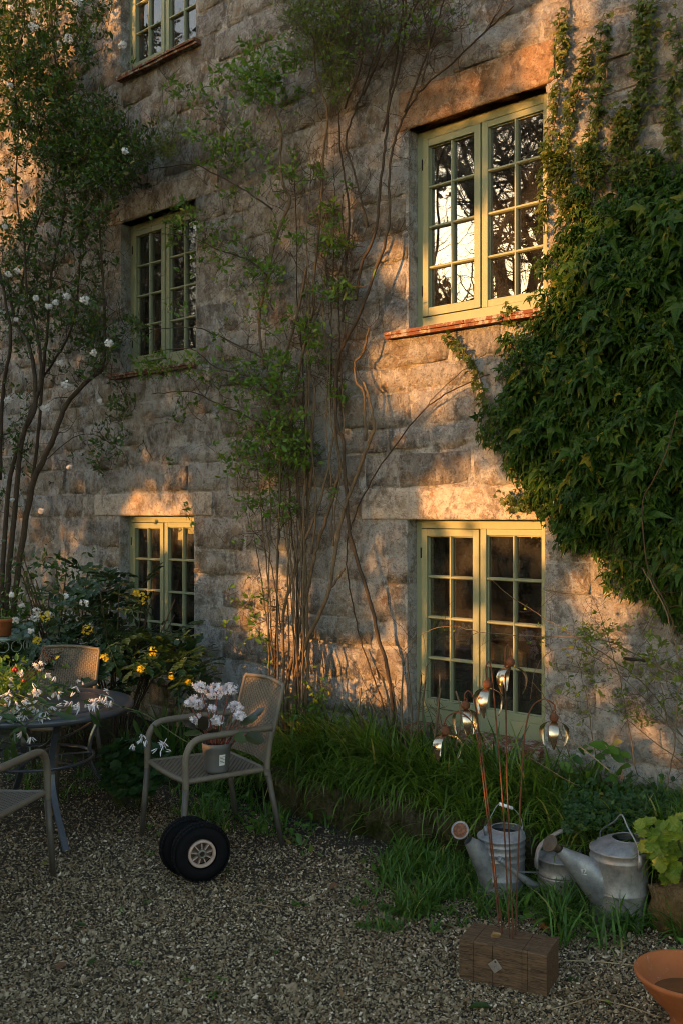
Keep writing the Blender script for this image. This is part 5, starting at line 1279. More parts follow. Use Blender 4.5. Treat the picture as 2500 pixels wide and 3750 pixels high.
def cover(r, R, H, rise, rt, sh, mat):
    """domed top drawn to an off-centre filling hole"""
    secs = []
    for t in np.linspace(0, 1, 7):
        f = math.sin(t * math.pi / 2); rad = R + (rt - R) * t; secs.append(((sh[0] * t, sh[1] * t, H + rise * f), (rad, 0, 0), (0, rad, 0)))
    loft(secs, 40).obj('domed_cover', mat, r)
    e = secs[-1][0]; k = np.linspace(0, 2 * math.pi, 41); Bulk().tube([(e[0] + rt * math.cos(a), e[1] + rt * math.sin(a), e[2]) for a in k], .0035, 6, cap=False).obj('hole_rim', mat, r)
    Bulk().lathe([(0, H * .72), (R - .004, H * .72), (R - .004, H)], 40).obj('inner_wall', M['inside'], r)
def rose(r, p, ax, rad, neck, mf, mb):
    z = ax.normalized(); x = z.orthogonal().normalized(); y = z.cross(x); Mx = Matrix((x, y, z)).transposed().to_4x4(); Mx.translation = p
    o = Bulk().lathe([(neck, -.055), (neck * 1.05, -.035), (rad * .80, -.010), (rad, -.002), (rad * 1.02, .003), (rad * .98, .006), (rad * .80, .0035)], 32, Mx).obj('rose', mb, r)
    f = Bulk().lathe([(rad * .80, .0035), (rad * .5, .009), (0, .011)], 32, Mx).obj('rose_face', mf, o)
    h = Bulk()
    for ring, n in ((.2, 6), (.42, 12), (.64, 18)):
        for k in range(n):
            a = 2 * math.pi * k / n; q = p + (x * math.cos(a) + y * math.sin(a)) * rad * ring + z * (.0115 - .007 * ring)
            m2 = Matrix((x, y, z)).transposed().to_4x4(); m2.translation = q; h.lathe([(0, .0008), (.0022, 0)], 6, m2)
    h.obj('rose_holes', M['hubdark'], o, kind='stuff')
# the large one, marked 12
r, c = can_frame(1.277, 4.59, 'largest galvanised watering can, marked 12, beside the ochre stone')
body(r, .130, .322, M['zincpale'], (.14, .285)); cover(r, .130, .327, .040, .074, (RGT.x * .045 + FWD.x * .01, RGT.y * .045 + FWD.y * .01), M['zinc'])
L = -RGT * .97 - FWD * .24; U = Vector((0, 0, 1)); S = L.cross(U).normalized()
tip = toL(2046, 3113, 4.52, c); ctrl = [((L * .085 + U * .140) * (1 - t) + tip * t, (U * .130) * (1 - t) + (U * .014 - L * .017) * t, S * (.060 * (1 - t) ** 1.2 + .018)) for t in np.linspace(0, 1, 9)]
loft(ctrl, 24).obj('spout', M['zinc'], r)
rose(r, tip + (L * .045 + U * .032), (L * .80 + U * .58 - FWD * .25), .040, .019, M['brass'], M['brass'])
near = -FWD * .118 + RGT * .055; far = FWD * .118 - RGT * .055
apex = toL(2274, 2984, 4.57, c)
Bulk().tube(spline([near + U * .325, near * .95 + U * .37, apex * .72 + near * .35 + U * .09, apex, apex * .72 + far * .35 + U * .09, far * .95 + U * .37, far + U * .325], 40), .0038, 8).obj('bail_handle', M['zinc'], r)
for s in (near, far):
    q = s.normalized(); Bulk().tube([q * .132 + U * .262, q * .139 + U * .297, q * .139 + U * .332], [.009, .012, .008], 8).obj('handle_lug', M['zinc'], r)
def digits(r, c):
    bpy.context.view_layer.update(); dg = bpy.context.evaluated_depsgraph_get(); M['embossed'] = plain('rubbed_zinc', (.50, .50, .49), .45, .3)
    for pts in ([(2125, 3186), (2129, 3183), (2129, 3203)], [(2134, 3187), (2137, 3183), (2142, 3184), (2143, 3189), (2138, 3196), (2133, 3203), (2146, 3203)]):
        P = []
        for x, y in pts:      # raised on the spout's own surface
            hit, loc, *_ = SC.ray_cast(dg, CAM, ray(x, y).normalized()); P.append((loc if hit and (loc - c).length < .5 else atz(x, y, 4.48)) - c)
        Bulk().tube(P, .0030, 6).obj('number_mark', M['embossed'], r)
digits(r, c)
# the small one in the middle, strap handle and thin spout
r, c = can_frame(1.058, 4.83, 'small galvanised watering can with strap handle and thin roseless spout, middle of three')
body(r, .110, .200, M['zincpale'], (.118, .130)); cover(r, .110, .205, .022, .07, (RGT.x * .03 + FWD.x * .02, RGT.y * .03 + FWD.y * .02), M['zinc'])
tip = toL(1826, 3147, 4.74, c); bs = L * .10 + U * .045
Bulk().tube(spline([bs, bs + (tip - bs) * .5 - U * .004, tip], 20), [.024, .018, .012, .013], 14).obj('spout', M['zinc'], r)
Bulk().tube([tip - (tip - bs).normalized() * .004, tip + (tip - bs).normalized() * .004], .0145, 14).obj('spout_collar', M['zinc'], r)
mid = toL(1893, 3192, 4.76, c); flat_bar([mid, mid * .5 + (L * .11 + U * .135) * .5, L * .11 + U * .135], .016, .003, 'spout_brace', r, M['zinc'], S)
h0, h1 = toL(1963, 3140, 4.75, c), toL(2166, 3092, 4.95, c); pk = toL(2062, 3040, 4.84, c)
flat_bar([h0 - U * .05, h0, h0 * .72 + pk * .34 + U * .01 + L * .012, pk, pk * .5 + h1 * .5 + U * .018, h1, h1 - U * .04], .026, .011, 'strap_handle', r, M['zincpale'], S)
# the left one, rusty rose and white grip
r, c = can_frame(.779, 4.87, 'galvanised watering can with rusty upturned rose and white handle grip, left of three')
body(r, .114, .288, M['zinc'], (.10, .19, .225, .26)); cover(r, .114, .293, .030, .075, (RGT.x * .03 + FWD.x * .02, RGT.y * .03 + FWD.y * .02), M['zinc'])
L2 = (-RGT * .93 - FWD * .36).normalized(); S2 = L2.cross(U).normalized(); tip = toL(1712, 3078, 4.74, c)
ctrl = [((L2 * .080 + U * .130) * (1 - t) + tip * t, (U * .128) * (1 - t) + (U * .016 - L2 * .018) * t, S2 * (.050 * (1 - t) ** 1.2 + .019)) for t in np.linspace(0, 1, 9)]
loft(ctrl, 24).obj('spout', M['zinc'], r)
rose(r, toL(1683, 3041, 4.70, c), (L2 * .42 + U * .50 - FWD * .62), .043, .02, M['rustface'], M['zincpale'])
a0, a1 = toL(1776, 3032, 4.80, c), toL(1913, 3050, 4.86, c); g0, g1 = toL(1827, 2944, 4.84, c), toL(1874, 2960, 4.86, c)
Bulk().tube(spline([a0, a0 * .55 + g0 * .45 + U * .012, g0, g1, g1 * .5 + a1 * .5 + U * .012 + RGT * .015, a1], 36), .0022, 6).obj('bail_handle', M['zinc'], r)
Bulk().tube([g0, g1], .0085, 12).obj('grip', M['whitegrip'], r)
for s in (a0, a1):
    Bulk().tube([s - U * .035, s - U * .01, s + U * .008], [.008, .013, .007], 8).obj('handle_lug', M['zinc'], r)

# ---- terracotta bowl, bottom right
c = lz(1.236, 3.55, 0); r = tag(empty('terracotta_bowl', c), 'footed terracotta bowl with a little water, bottom right corner', 'bowl')
Bulk().lathe([(.075, 0), (.078, .012), (.066, .03), (.060, .055), (.075, .085), (.115, .125), (.150, .165), (.172, .198), (.186, .212), (.189, .222), (.184, .229), (.176, .226), (.165, .205), (.140, .165), (.10, .13), (0, .112)], 64).obj('bowl', M['pot'], r)
M['water'] = plain('murky_water', (.12, .06, .025), .06, var=.2, sc=8, bump=.02, spec=.5)
Bulk().lathe([(0, .150), (.13, .150)], 40).obj('water', M['water'], r)
V, F = round_leaf(7, .05); o = Bulk().add([(x * .06, y * .08, z * .03) for x, y, z in V], np.array(F)).obj('floating_leaf', M['vineleaf'], r); o.location = (RGT * -.085 - FWD * .05 + U * .154); o.rotation_euler = (.1, .05, 1.0)

# ---- wire plant stand with a small clay pot, far left
M['palegreen'] = plain('pale_green_metal', (.26, .33, .27), .55, .1)
c = lz(-2.60, 7.62, 0); r = tag(empty('plant_stand', c), 'pale green wirework plant stand at the left edge', 'plant stand')
zt = .935
Bulk().lathe([(0, zt), (.20, zt), (.225, zt + .006), (.23, zt + .002), (.225, zt - .012), (0, zt - .012)], 40).obj('stand_top', M['palegreen'], r)
for k in range(14):
    a = 2 * math.pi * k / 14; o = Vector((math.cos(a), math.sin(a), 0)) * .222; v = Vector((-math.sin(a), math.cos(a), 0))
    Bulk().tube([o + v * .042 * math.cos(q) + U * (zt - .055 + .042 * math.sin(q)) for q in np.linspace(0, 6.283, 18)], .0035, 6, cap=False).obj('wire_loop', M['palegreen'], r)
for k in range(4):
    a = .6 + math.pi / 2 * k; o = Vector((math.cos(a), math.sin(a), 0)); Bulk().tube(spline([o * .21 + U * zt, o * .19 + U * .5, o * .24 + U * 0], 16), .008, 8).obj('leg', M['palegreen'], r)
p = c + RGT * .02 + U * (zt + .008); r = tag(empty('seedling_pot', p), 'small clay pot with a seedling and marker stick on the plant stand', 'plant pot')
Bulk().lathe([(0, 0), (.052, 0), (.066, .105), (.072, .106), (.074, .132), (.068, .133), (.064, .11), (0, .11)], 32).obj('pot', M['pot'], r)
Bulk().lathe([(0, .112), (.064, .112)], 20).obj('soil', M['soil'], r)
for k in range(7):
    a = k * .9; d = Vector((math.cos(a), math.sin(a), .5)); q = Bulk(); q.scatter(OVATE_V, OVATE_F, [(0.008 * math.cos(a), .008 * math.sin(a), .115)], [tuple(d)], [(0, 0, 1)], [.07], [.3 + .05 * k]); q.obj('leaf', M['leafspring'], r)
Bulk().box(-.004, .004, -.001, .001, .10, .21).obj('marker_stick', M['plank'], r).location = (.015, -.03, 0)

# ---- the low retaining wall of the bank, and the ochre stones at its end
def rock(sx, sy, sz, seed, sub=2):
    bm = bmesh.new(); bmesh.ops.create_cube(bm, size=2.0); bmesh.ops.subdivide_edges(bm, edges=bm.edges[:], cuts=sub, use_grid_fill=True)
    rr = np.random.default_rng(seed); V = []
    for v in bm.verts:
        q = np.array(v.co); n = q / np.linalg.norm(q); q = q * .86 + n * .22; q *= 1 + .13 * math.sin(3.1 * q[0] + seed) * math.cos(2.7 * q[1] + seed * 2) + rr.normal(0, .055); V.append(q * np.array([sx, sy, sz]))
    bm.verts.ensure_lookup_table(); F = [np.array([[v.index for v in f.verts] for f in bm.faces])]; bm.free()
    return Bulk().add(np.array(V), F)
gw = tag(empty('bank_wall', (-3.1, -.66, 0)), 'low mossy stone edging holding up the grassy bank', 'garden wall')
rr = random.Random(8); x = -4.55; i = 0
while x < -1.3:
    w = rr.uniform(.20, .40); hh = rr.uniform(.115, .15)
    o = rock(w / 2 * .98, .11, hh, 100 + i, 3).obj('stone', M['mossy'], gw); o.location = (x + w / 2 + 3.1, rr.uniform(-.03, .01), hh * .72 + rr.uniform(-.02, .02)); o.rotation_euler = (rr.gauss(0, .06), rr.gauss(0, .10), rr.gauss(0, .08)); x += w; i += 1
pr = tag(empty('ochre_rocks', lz(1.56, 4.47, 0)), 'pitted ochre stones stacked at the right edge below the yellow-green leaves', 'rocks')
for k, (dx, dz, z, s) in enumerate(((0, 0, .10, (.14, .11, .115)), (.03, .06, .27, (.125, .10, .075)), (.22, -.03, .12, (.12, .11, .13)), (.20, .05, .30, (.11, .1, .07)))):
    o = rock(*s, 200 + k, 3).obj('rock', M['warmrock'], pr); o.location = RGT * dx + FWD * dz + U * z; o.rotation_euler = (rr.gauss(0, .08), rr.gauss(0, .08), rr.uniform(0, 6))

# ================================================================== plants of the bank and the yard
M['grass'] = leaf_mat('long_grass', (.045, .092, .011), (.125, .215, .022), (.42, .36, .11), gloss=.42, trans=.35)
M['grasslow'] = leaf_mat('short_grass', (.040, .095, .014), (.09, .19, .022), (.36, .30, .10), gloss=.5, trans=.3)
M['mossgreen'] = leaf_mat('moss', (.028, .042, .008), (.07, .085, .014), (.13, .12, .02), gloss=.9, trans=.1, spec=.1)
M['strap'] = leaf_mat('strap_leaf', (.02, .06, .012), (.045, .11, .018), (.12, .16, .03), gloss=.35)
M['mahonia'] = leaf_mat('mahonia_leaf', (.014, .032, .010), (.034, .066, .018), (.06, .095, .025), gloss=.32, trans=.08, spec=.4)
M['geranium'] = leaf_mat('geranium_leaf', (.018, .055, .014), (.035, .09, .022), (.06, .12, .02), gloss=.6)
M['heuchera'] = leaf_mat('yellow_green_leaf', (.11, .19, .018), (.20, .26, .022), (.34, .28, .03), gloss=.45, trans=.35)
M['yellow'] = plain('yellow_flower', (.70, .50, .02), .6, var=.2)
M['straw'] = plain('dry_straw', (.36, .27, .15), .8, var=.3)
M['deadleaf'] = plain('dead_leaf', (.17, .085, .04), .8, var=.4, sc=40)
RG = np.random.default_rng(51)

def pix_ground(n, x0, x1, y0, y1, z=0.0):
    px = RG.uniform(x0, x1, n); py = RG.uniform(y0, y1, n)
    t = (CAM.z - z) / ((py - HY) / FX)
    return np.array(CAM)[None] + (np.array(FWD)[None] + np.array(RGT)[None] * ((px - CXP) / FX)[:, None]) * t[:, None] + np.array([0, 0, z - CAM.z])[None], px, py
# ---- long arching grass on the bank
def bank_grass():
    b = Bulk()
    n = 7000; nc = 420
    cx = RG.uniform(-5.3, -1.2, nc); cy = RG.uniform(-.66, -.06, nc); k = RG.integers(0, nc, n)
    x = cx[k] + RG.normal(0, .035, n); y = np.clip(cy[k] + RG.normal(0, .035, n), -.74, -.02); z = bed_z(x, y) - .01
    head = RG.normal(0, .75, n) + np.where(RG.random(n) < .55, -1.75, RG.uniform(-3.14, 3.14, n)) - .35
    L = RG.uniform(.30, .66, n) * (1 - .40 * sstep(x, -2.9, -2.3)) * (1 - .38 * sstep(y, -.5, -.2) * sstep(x, -4.15, -3.9)) * np.where(x < -4.75, .8, 1); wd = RG.uniform(.0030, .0072, n)
    blades(b, np.stack([x, y, z], 1), head, L, wd, RG.uniform(.8, 3.0, n), np.where(RG.random(n) < .13, .985, RG.random(n) * .92))
    n = 1500; x = RG.uniform(-4.9, -1.25, n); x = x + .05 * np.sin(x * 40); y = RG.uniform(-.80, -.60, n); z = .20 + .06 * RG.random(n) - .35 * np.clip(-.70 - y, 0, 1)
    blades(b, np.stack([x, y, z], 1), RG.normal(-1.75, 1.1, n), RG.uniform(.14, .44, n), RG.uniform(.0028, .0062, n), RG.uniform(1.2, 3.0, n), np.where(RG.random(n) < .18, .985, RG.random(n) * .92))
    tag(b.obj('bank_grass', M['grass'], kind='stuff'), 'long arching dark grass on the bank under the windows', 'grass')
bank_grass()
def low_grass():
    b = Bulk()
    def patch(n, box, L, keepf=None, bend=(.7, 2.6), w=(.0024, .0056), nc=None, spread=.02):
        P, px, py = pix_ground(nc or n, *box)
        if keepf is not None: k = RG.random(len(px)) < keepf(px, py); P = P[k]
        if len(P) == 0: return
        i = RG.integers(0, len(P), n); Q = P[i] + np.concatenate([RG.normal(0, spread, (n, 2)), np.zeros((n, 1))], 1)
        Q[:, 2] = np.maximum(ground_z(Q[:, 0], Q[:, 1]), np.where(Q[:, 1] > -1.05, bed_z(Q[:, 0], Q[:, 1]), -1)) - .004
        blades(b, Q, RG.uniform(-3.14, 3.14, n), RG.uniform(*L, n), RG.uniform(*w, n), RG.uniform(*bend, n), np.where(RG.random(n) < .16, .985, RG.random(n) * .92))
    ragged = lambda px, py: np.clip((px - 1180 - 1.1 * (py - 2950)) / 260 + .35 * np.sin(px / 60.) + .2 * np.sin(py / 33.), 0, 1)
    patch(3000, (1050, 1700, 2930, 3300), (.07, .22), ragged, nc=700, spread=.018)
    patch(2300, (1380, 2080, 3050, 3370), (.08, .24), lambda px, py: np.clip(.55 + .5 * np.sin(px / 50. + py / 40.), 0, 1), nc=320, spread=.022)
    patch(2000, (2020, 2520, 3190, 3480), (.12, .32), lambda px, py: np.clip(1.1 - (py - 3200) / 330 + .3 * np.sin(px / 35.), 0, 1), nc=170, spread=.018, w=(.003, .0062))
    patch(1100, (640, 1200, 2840, 3060), (.08, .22), None, nc=160, spread=.03)
    patch(420, (1300, 1900, 3250, 3420), (.03, .10), lambda px, py: .4 + 0 * px, nc=60, spread=.02)
    patch(260, (380, 1500, 3000, 3700), (.02, .06), lambda px, py: .6 + 0 * px, nc=34, spread=.012)
    patch(700, (0, 520, 2700, 2960), (.05, .16), None, nc=90, spread=.03)
    # broad-leaved weeds among the blades, on the bank's face and at its foot
    n = 1900; x = RG.uniform(-4.9, -1.4, n); y = np.where(RG.random(n) < .5, RG.uniform(-.80, -.35, n), RG.uniform(-1.25, -.80, n)); cl = (np.sin(x * 7.3) + np.sin(x * 3.1 + y * 9) + RG.normal(0, .6, n)) > .3; x, y = x[cl], y[cl]; n = len(x)
    z = np.where(y > -.8, np.maximum(bed_z(x, y), 0) + RG.uniform(.02, .20, n), RG.uniform(.01, .07, n))
    b.scatter(OVATE_V, OVATE_F, np.stack([x, y, z], 1), RG.normal(0, 1, (n, 3)) + np.array([0, -.4, .1]), RG.normal(0, .45, (n, 3)) + np.array([0, -.5, 1]), RG.uniform(.025, .07, n), RG.random(n) * .97)
    tag(b.obj('weedy_grass', M['grasslow'], kind='stuff'), 'short bright grass and weeds creeping into the gravel', 'grass')
low_grass()
def moss():
    n = 11000; x = RG.uniform(-4.6, -1.3, n); y = -.66 + RG.normal(0, .055, n) - .02; z = .13 + .13 * RG.random(n) ** .5 + .02 * np.sin(x * 17)
    y = np.where(z > .20, -.62 + RG.normal(0, .07, n), -.765 + RG.normal(0, .012, n))
    k = (np.sin(x * 9.1 + 1.7 * np.sin(x * 3.3)) + np.sin(x * 4.7 + z * 17) + RG.normal(0, .4, n)) > .0; x, y, z = x[k], y[k], z[k]; n = len(x)
    b = Bulk(); b.scatter(OVATE_V, OVATE_F, np.stack([x, y, z], 1), rdir(n, .3, .4), rdir(n, .5, .6), RG.uniform(.007, .018, n), RG.random(n))
    tag(b.obj('moss', M['mossgreen'], smooth=False, kind='stuff'), 'yellow-green moss on the edging stones of the bank', 'moss')
moss()
def leaf_parts(root, me, items):
    for p, d, nn, s in items:
        y = Vector(d).normalized(); z = Vector(nn); z = (z - y * z.dot(y)).normalized(); x = y.cross(z)
        o = linkmesh('leaf', me[RG.integers(len(me))] if isinstance(me, list) else me, None, root)
        o.matrix_world = Matrix.Translation(Vector(p)) @ Matrix((x, y, z)).transposed().to_4x4() @ Matrix.Scale(s, 4)
# ---- strap-leaved clumps
def strap_clump(px, py, Z, n, L, label, spread=.07, w=(.008, .014)):
    c = atz(px, py, Z); c.z = float(bed_z(c.x, c.y)) if c.y > -1.0 else 0.0; c.z = max(c.z, 0)
    r = tag(empty('strap_leaved_plant', c), label, 'plant', 'strap-leaved clumps along the wall')
    for i in range(n):
        b = Bulk(); blades(b, np.array([[RG.normal(0, spread), RG.normal(0, spread * .6), -.01]]), np.array([RG.uniform(-3.14, 3.14)]), np.array([RG.uniform(*L)]), np.array([RG.uniform(*w)]), np.array([RG.uniform(.15, 1.5)]), np.array([RG.random() * .95]))
        b.obj('leaf', M['strap'], r)
strap_clump(630, 2640, 7.05, 34, (.35, .75), 'upright strap-leaved clump behind the pink-white flowers')
strap_clump(480, 2640, 7.15, 40, (.25, .55), 'strap-leaved clump under the yellow flowers behind the table')
strap_clump(760, 2690, 6.85, 26, (.30, .60), 'strap-leaved clump just left of the many bare stems')
strap_clump(1590, 2720, 6.05, 14, (.30, .62), 'strap-leaved tuft at the left foot of the lower right window', .05)
strap_clump(1800, 2770, 5.75, 16, (.28, .55), 'strap-leaved tuft below the metal flowers', .10)
strap_clump(2150, 2830, 5.35, 18, (.22, .45), 'strap-leaved tuft right of the lower right window', .12)
# ---- mahonia with yellow flower heads
def pinnate(seed):
    rr = np.random.default_rng(seed); b = Bulk(); n = 3
    hol = [(0, 0, 0), (-.16, .14, .02), (-.26, .30, -.02), (-.20, .42, .02), (-.25, .60, -.02), (-.14, .76, .01), (0, 1, -.10), (.14, .76, .01), (.25, .60, -.02), (.20, .42, .02), (.26, .30, -.02), (.16, .14, .02), (0, .35, -.03), (0, .68, -.05)]
    F = [(0, 12, 2, 1), (12, 13, 4, 3), (12, 3, 2), (13, 6, 5, 4), (0, 11, 10, 12), (12, 10, 9), (12, 9, 8, 13), (13, 8, 7, 6)]
    P, D = [(0, 1.0, -.12)], [(0, 1, -.2)]
    for k in range(n):
        y = .22 + .27 * k
        for s in (-1, 1): P.append((s * .01, y, -.10 * y * y)); D.append((s * 1, .55, -.1 + rr.normal(0, .15)))
    m = len(P); b.scatter(hol, F, P, D, [(rr.normal(0, .15), 0, 1)] * m, rr.uniform(.46, .62, m), rr.random(m))
    b.tube([(0, 0, 0), (0, .5, -.025), (0, 1, -.12)], .012, 5); return b.mesh('leaf', False, M['mahonia'])
def mahonia():
    r = tag(empty('yellow_flowered_mahonia'), 'dark glossy shrub with yellow flower heads below the lower left window', 'shrub')
    me = [pinnate(i) for i in range(5)]; it = []
    for (px, py, hw, hh, n, Z0, Z1) in ((560, 2330, 190, 130, 80, 7.1, 7.9), (420, 2190, 110, 110, 40, 7.4, 8.0), (380, 2400, 170, 110, 56, 7.3, 7.7), (660, 2420, 90, 60, 26, 7.0, 7.6), (520, 2130, 40, 30, 6, 7.6, 7.9), (200, 2380, 170, 80, 40, 7.4, 7.9)):
        for i in range(n):
            p = atz(px + RG.normal(0, hw * .55), py + RG.normal(0, hh * .5), RG.uniform(Z0, Z1))
            if p.y > -.08: p = p + FWD * -.3
            pp = proj(p)
            if pp[0] > 455 and pp[1] < 2350 - .25 * (pp[0] - 455) + 40 * math.sin(pp[0] / 30) and not (pp[0] < 560 and 2140 < pp[1] < 2230): continue
            it.append((p, (RG.normal(0, .8), RG.normal(-.3, .5), RG.normal(.0, .4)), (RG.normal(0, .3), -.35, 1), RG.uniform(.14, .22)))
    leaf_parts(r, me, it)
    for i in range(16):
        a = atz(430 + 20 * math.sin(i * 2.1), 2600, 7.45); a.z = .05; c = atz(RG.uniform(260, 700), RG.uniform(2150, 2400), RG.uniform(7.3, 7.8))
        Bulk().tube(spline([a, a * .5 + c * .5 + Vector((0, 0, .06)), c], 10), [.008, .004], 6).obj('stem', M['stemdark'], r)
    for i, (px, py, s, Z) in enumerate(((518, 2190, 26, 7.35), (165, 2258, 24, 7.2), (322, 2305, 22, 7.15), (385, 2408, 18, 7.0), (560, 2385, 20, 6.95), (517, 2450, 15, 6.9), (137, 2345, 17, 7.2), (630, 2480, 9, 6.9), (690, 2500, 12, 6.9), (500, 2172, 12, 7.35))):
        c = np.array(atz(px, py, Z)); flower_head(r, c, s * Z / FX, 46, .0085, M['yellow'], 'flower_head', 80 + i, .8)
mahonia()
# ---- leafy low shrub with white heads behind the table
def low_shrub():
    r = tag(empty('low_viburnum'), 'low leafy shrub with white flower heads between the plant stand and the window', 'shrub')
    n = 2300; px = np.concatenate([RG.normal(190, 100, n // 2), RG.normal(120, 130, n - n // 2)]); py = np.concatenate([RG.normal(2165, 62, n // 2), RG.normal(2300, 75, n - n // 2)]); Z = RG.uniform(7.75, 8.4, n)
    P = np.array([atz(a, c, z) for a, c, z in zip(px, py, Z)]); P[:, 1] = np.minimum(P[:, 1], -.1)
    kk = P[:, 1] / TOSUN.y; Q = P - np.array(TOSUN)[None] * kk[:, None]; ok = (openness(Q[:, 0], Q[:, 2]) < .4) | (RG.random(n) < .25); P = P[ok]; n = len(P)
    b = Bulk(); b.scatter(OVATE_V, OVATE_F, P, RG.normal(0, 1, (n, 3)) + np.array([0, -.3, .2]), RG.normal(0, .6, (n, 3)) + np.array([0, -.5, .9]), RG.uniform(.035, .075, n), RG.random(n)); b.obj('foliage', M['leafvib'], r, kind='stuff')
    for i in range(14):
        a = atz(150 + 15 * i, 2560, 7.85); a.z = .03; c = atz(RG.uniform(60, 330), RG.uniform(2030, 2250), RG.uniform(7.6, 8.1)); Bulk().tube(spline([a, a * .5 + c * .5, c], 10), [.008, .004], 6).obj('stem', M['stemdark'], r)
    for i, (x, y, s) in enumerate(((242, 2183, 13), (310, 2208, 17), (137, 2238, 16), (128, 2265, 14), (180, 2250, 12), (45, 2178, 10), (80, 2218, 10), (60, 2270, 11), (115, 2310, 11))):
        flower_head(r, np.array(atz(x, y, 7.25)), s * 7.25 / FX, 26, .011, M['petal'], 'flower_head', 120 + i, .8)
low_shrub()
# ---- geranium cushion between table and chair
GV, GF = round_leaf(7, .22); GERL = None
def geranium():
    r = tag(empty('geranium_cushion', ong(490, 2930)), 'low cushion of lobed dark green leaves between table and chair', 'plant'); o0 = r.location
    me = Bulk().add([(x, y - .5, z) for x, y, z in GV], np.array(GF)).mesh('leaf', False, M['geranium']); it = []
    for i in range(270):
        a, m = RG.uniform(0, 6.28), math.sqrt(RG.random()); px, py = 490 + 135 * m * math.cos(a), 2810 + 110 * m * math.sin(a)
        Z = 6.55 - (py - 2700) / 230 * .45 - .1 * RG.random(); p = atz(px, py, Z)
        if p.z < .02: p.z = .02
        it.append((p - o0, (RG.normal(0, 1), RG.normal(0, 1), -.3), (RG.normal(0, .3), -.55, .9), RG.uniform(.045, .085)))
    leaf_parts(r, me, it)
    b = Bulk()
    for p, d, nn, s in it[:120]: b.tube([(p.x * .5, p.y * .5, .0), p], .0015, 3, cap=False)
    b.obj('stalks', M['vinestem'], r, kind='stuff')
geranium()
# ---- yellow-green lobed leaves over the ochre stones
def heuchera():
    r = tag(empty('yellow_green_plant', lz(1.5, 4.5, .3)), 'yellow-green lobed leaves spilling over the ochre stones at the right', 'plant'); o0 = r.location
    me = [Bulk().add([(x, y - .5, z + .03 * math.sin(9 * x + k)) for x, y, z in GV], np.array(GF), .3 * k).mesh('leaf', False, M['heuchera']) for k in range(3)]; it = []
    for i in range(96):
        px, py = RG.uniform(2340, 2520), RG.uniform(2985, 3225)
        if px < 2390 and py > 3130: continue
        it.append((atz(px, py, RG.uniform(4.25, 4.55)) - o0, (RG.normal(0, .6), -.5, RG.normal(-.6, .4)), (RG.normal(-.1, .35), -.75, .7), RG.uniform(.045, .082)))
    leaf_parts(r, me, it)
    b = Bulk()
    for p, d, nn, s in it[:40]: b.tube([(.05, .05, -.05), p * .6 + Vector((0, 0, .02)), p], .0018, 4, cap=False)
    b.obj('stalks', M['vinestem'], r, kind='stuff')
heuchera()
def clover():
    n = 900; px = RG.uniform(2060, 2480, n); py = RG.normal(2960, 45, n); b = Bulk(); P = np.array([atz(x, y, 5.15 - (y - 2880) / 150 * .35) for x, y in zip(px, py)]); P[:, 2] = np.maximum(P[:, 2], bed_z(P[:, 0], P[:, 1]) + .02)
    b.scatter([(x, y - .5, z) for x, y, z in GV], GF, P, RG.normal(0, 1, (n, 3)), RG.normal(0, .35, (n, 3)) + np.array([0, -.6, 1]), RG.uniform(.018, .036, n), RG.random(n))
    tag(b.obj('round_leaved_cover', M['geranium'], kind='stuff'), 'small round leaves covering the bank behind the largest watering can', 'ground cover')
    r = tag(empty('broad_leaved_weed', atz(2170, 2800, 5.5)), 'broad-leaved green weed on the bank right of the window', 'plant'); o0 = r.location
    me = Bulk().add([(x * 1.3, y, z) for x, y, z in OVATE_V], [np.array([f for f in OVATE_F if len(f) == 4]), np.array([f for f in OVATE_F if len(f) == 3])]).mesh('leaf', True, M['grasslow'])
    leaf_parts(r, me, [(atz(RG.uniform(2080, 2330), RG.uniform(2720, 2860), RG.uniform(5.3, 5.6)) - o0, (RG.normal(0, .8), -.4, RG.normal(.3, .5)), (RG.normal(0, .3), -.6, .8), RG.uniform(.06, .12)) for i in range(26)])
clover()
# ---- cut woody stems by the window's foot
def cut_stems():
    r = tag(empty('cut_back_shrub', W(1500, 2720, .25)), 'cut-back shrub of short bare woody stems left of the lower window', 'shrub'); o0 = r.location; tw = Bulk()
    for i, (x0, x1, y1) in enumerate(((1500, 1475, 2440), (1495, 1488, 2395), (1520, 1540, 2480), (1470, 1435, 2500), (1555, 1560, 2440), (1600, 1610, 2470), (1602, 1612, 2520), (1340, 1320, 2520), (1395, 1350, 2560), (1450, 1462, 2560), (1660, 1668, 2530), (1580, 1545, 2600), (1420, 1400, 2480), (1640, 1600, 2560))):
        off = RG.uniform(.12, .35); P = spline([W(x0 + RG.normal(0, 8), 2760, off), W((x0 + x1) / 2 + RG.normal(0, 10), 2620, off), W(x1, y1, off)], 12); Bulk().tube(P - np.array(o0), [.007, .0055], 7).obj('stem', M['stem'], r)
        for k in range(6):
            p = P[RG.integers(3, 12)] - np.array(o0); d = np.array([RG.normal(0, 1), RG.normal(0, .5), RG.uniform(.1, .9)]); d /= np.linalg.norm(d); tw.tube(twig_walk(p, d, 3, .025, RG, ymin=-9, ymax=9), [.0022, .001], 3, cap=False)
    tw.obj('twigs', M['twig'], r, kind='stuff')
cut_stems()
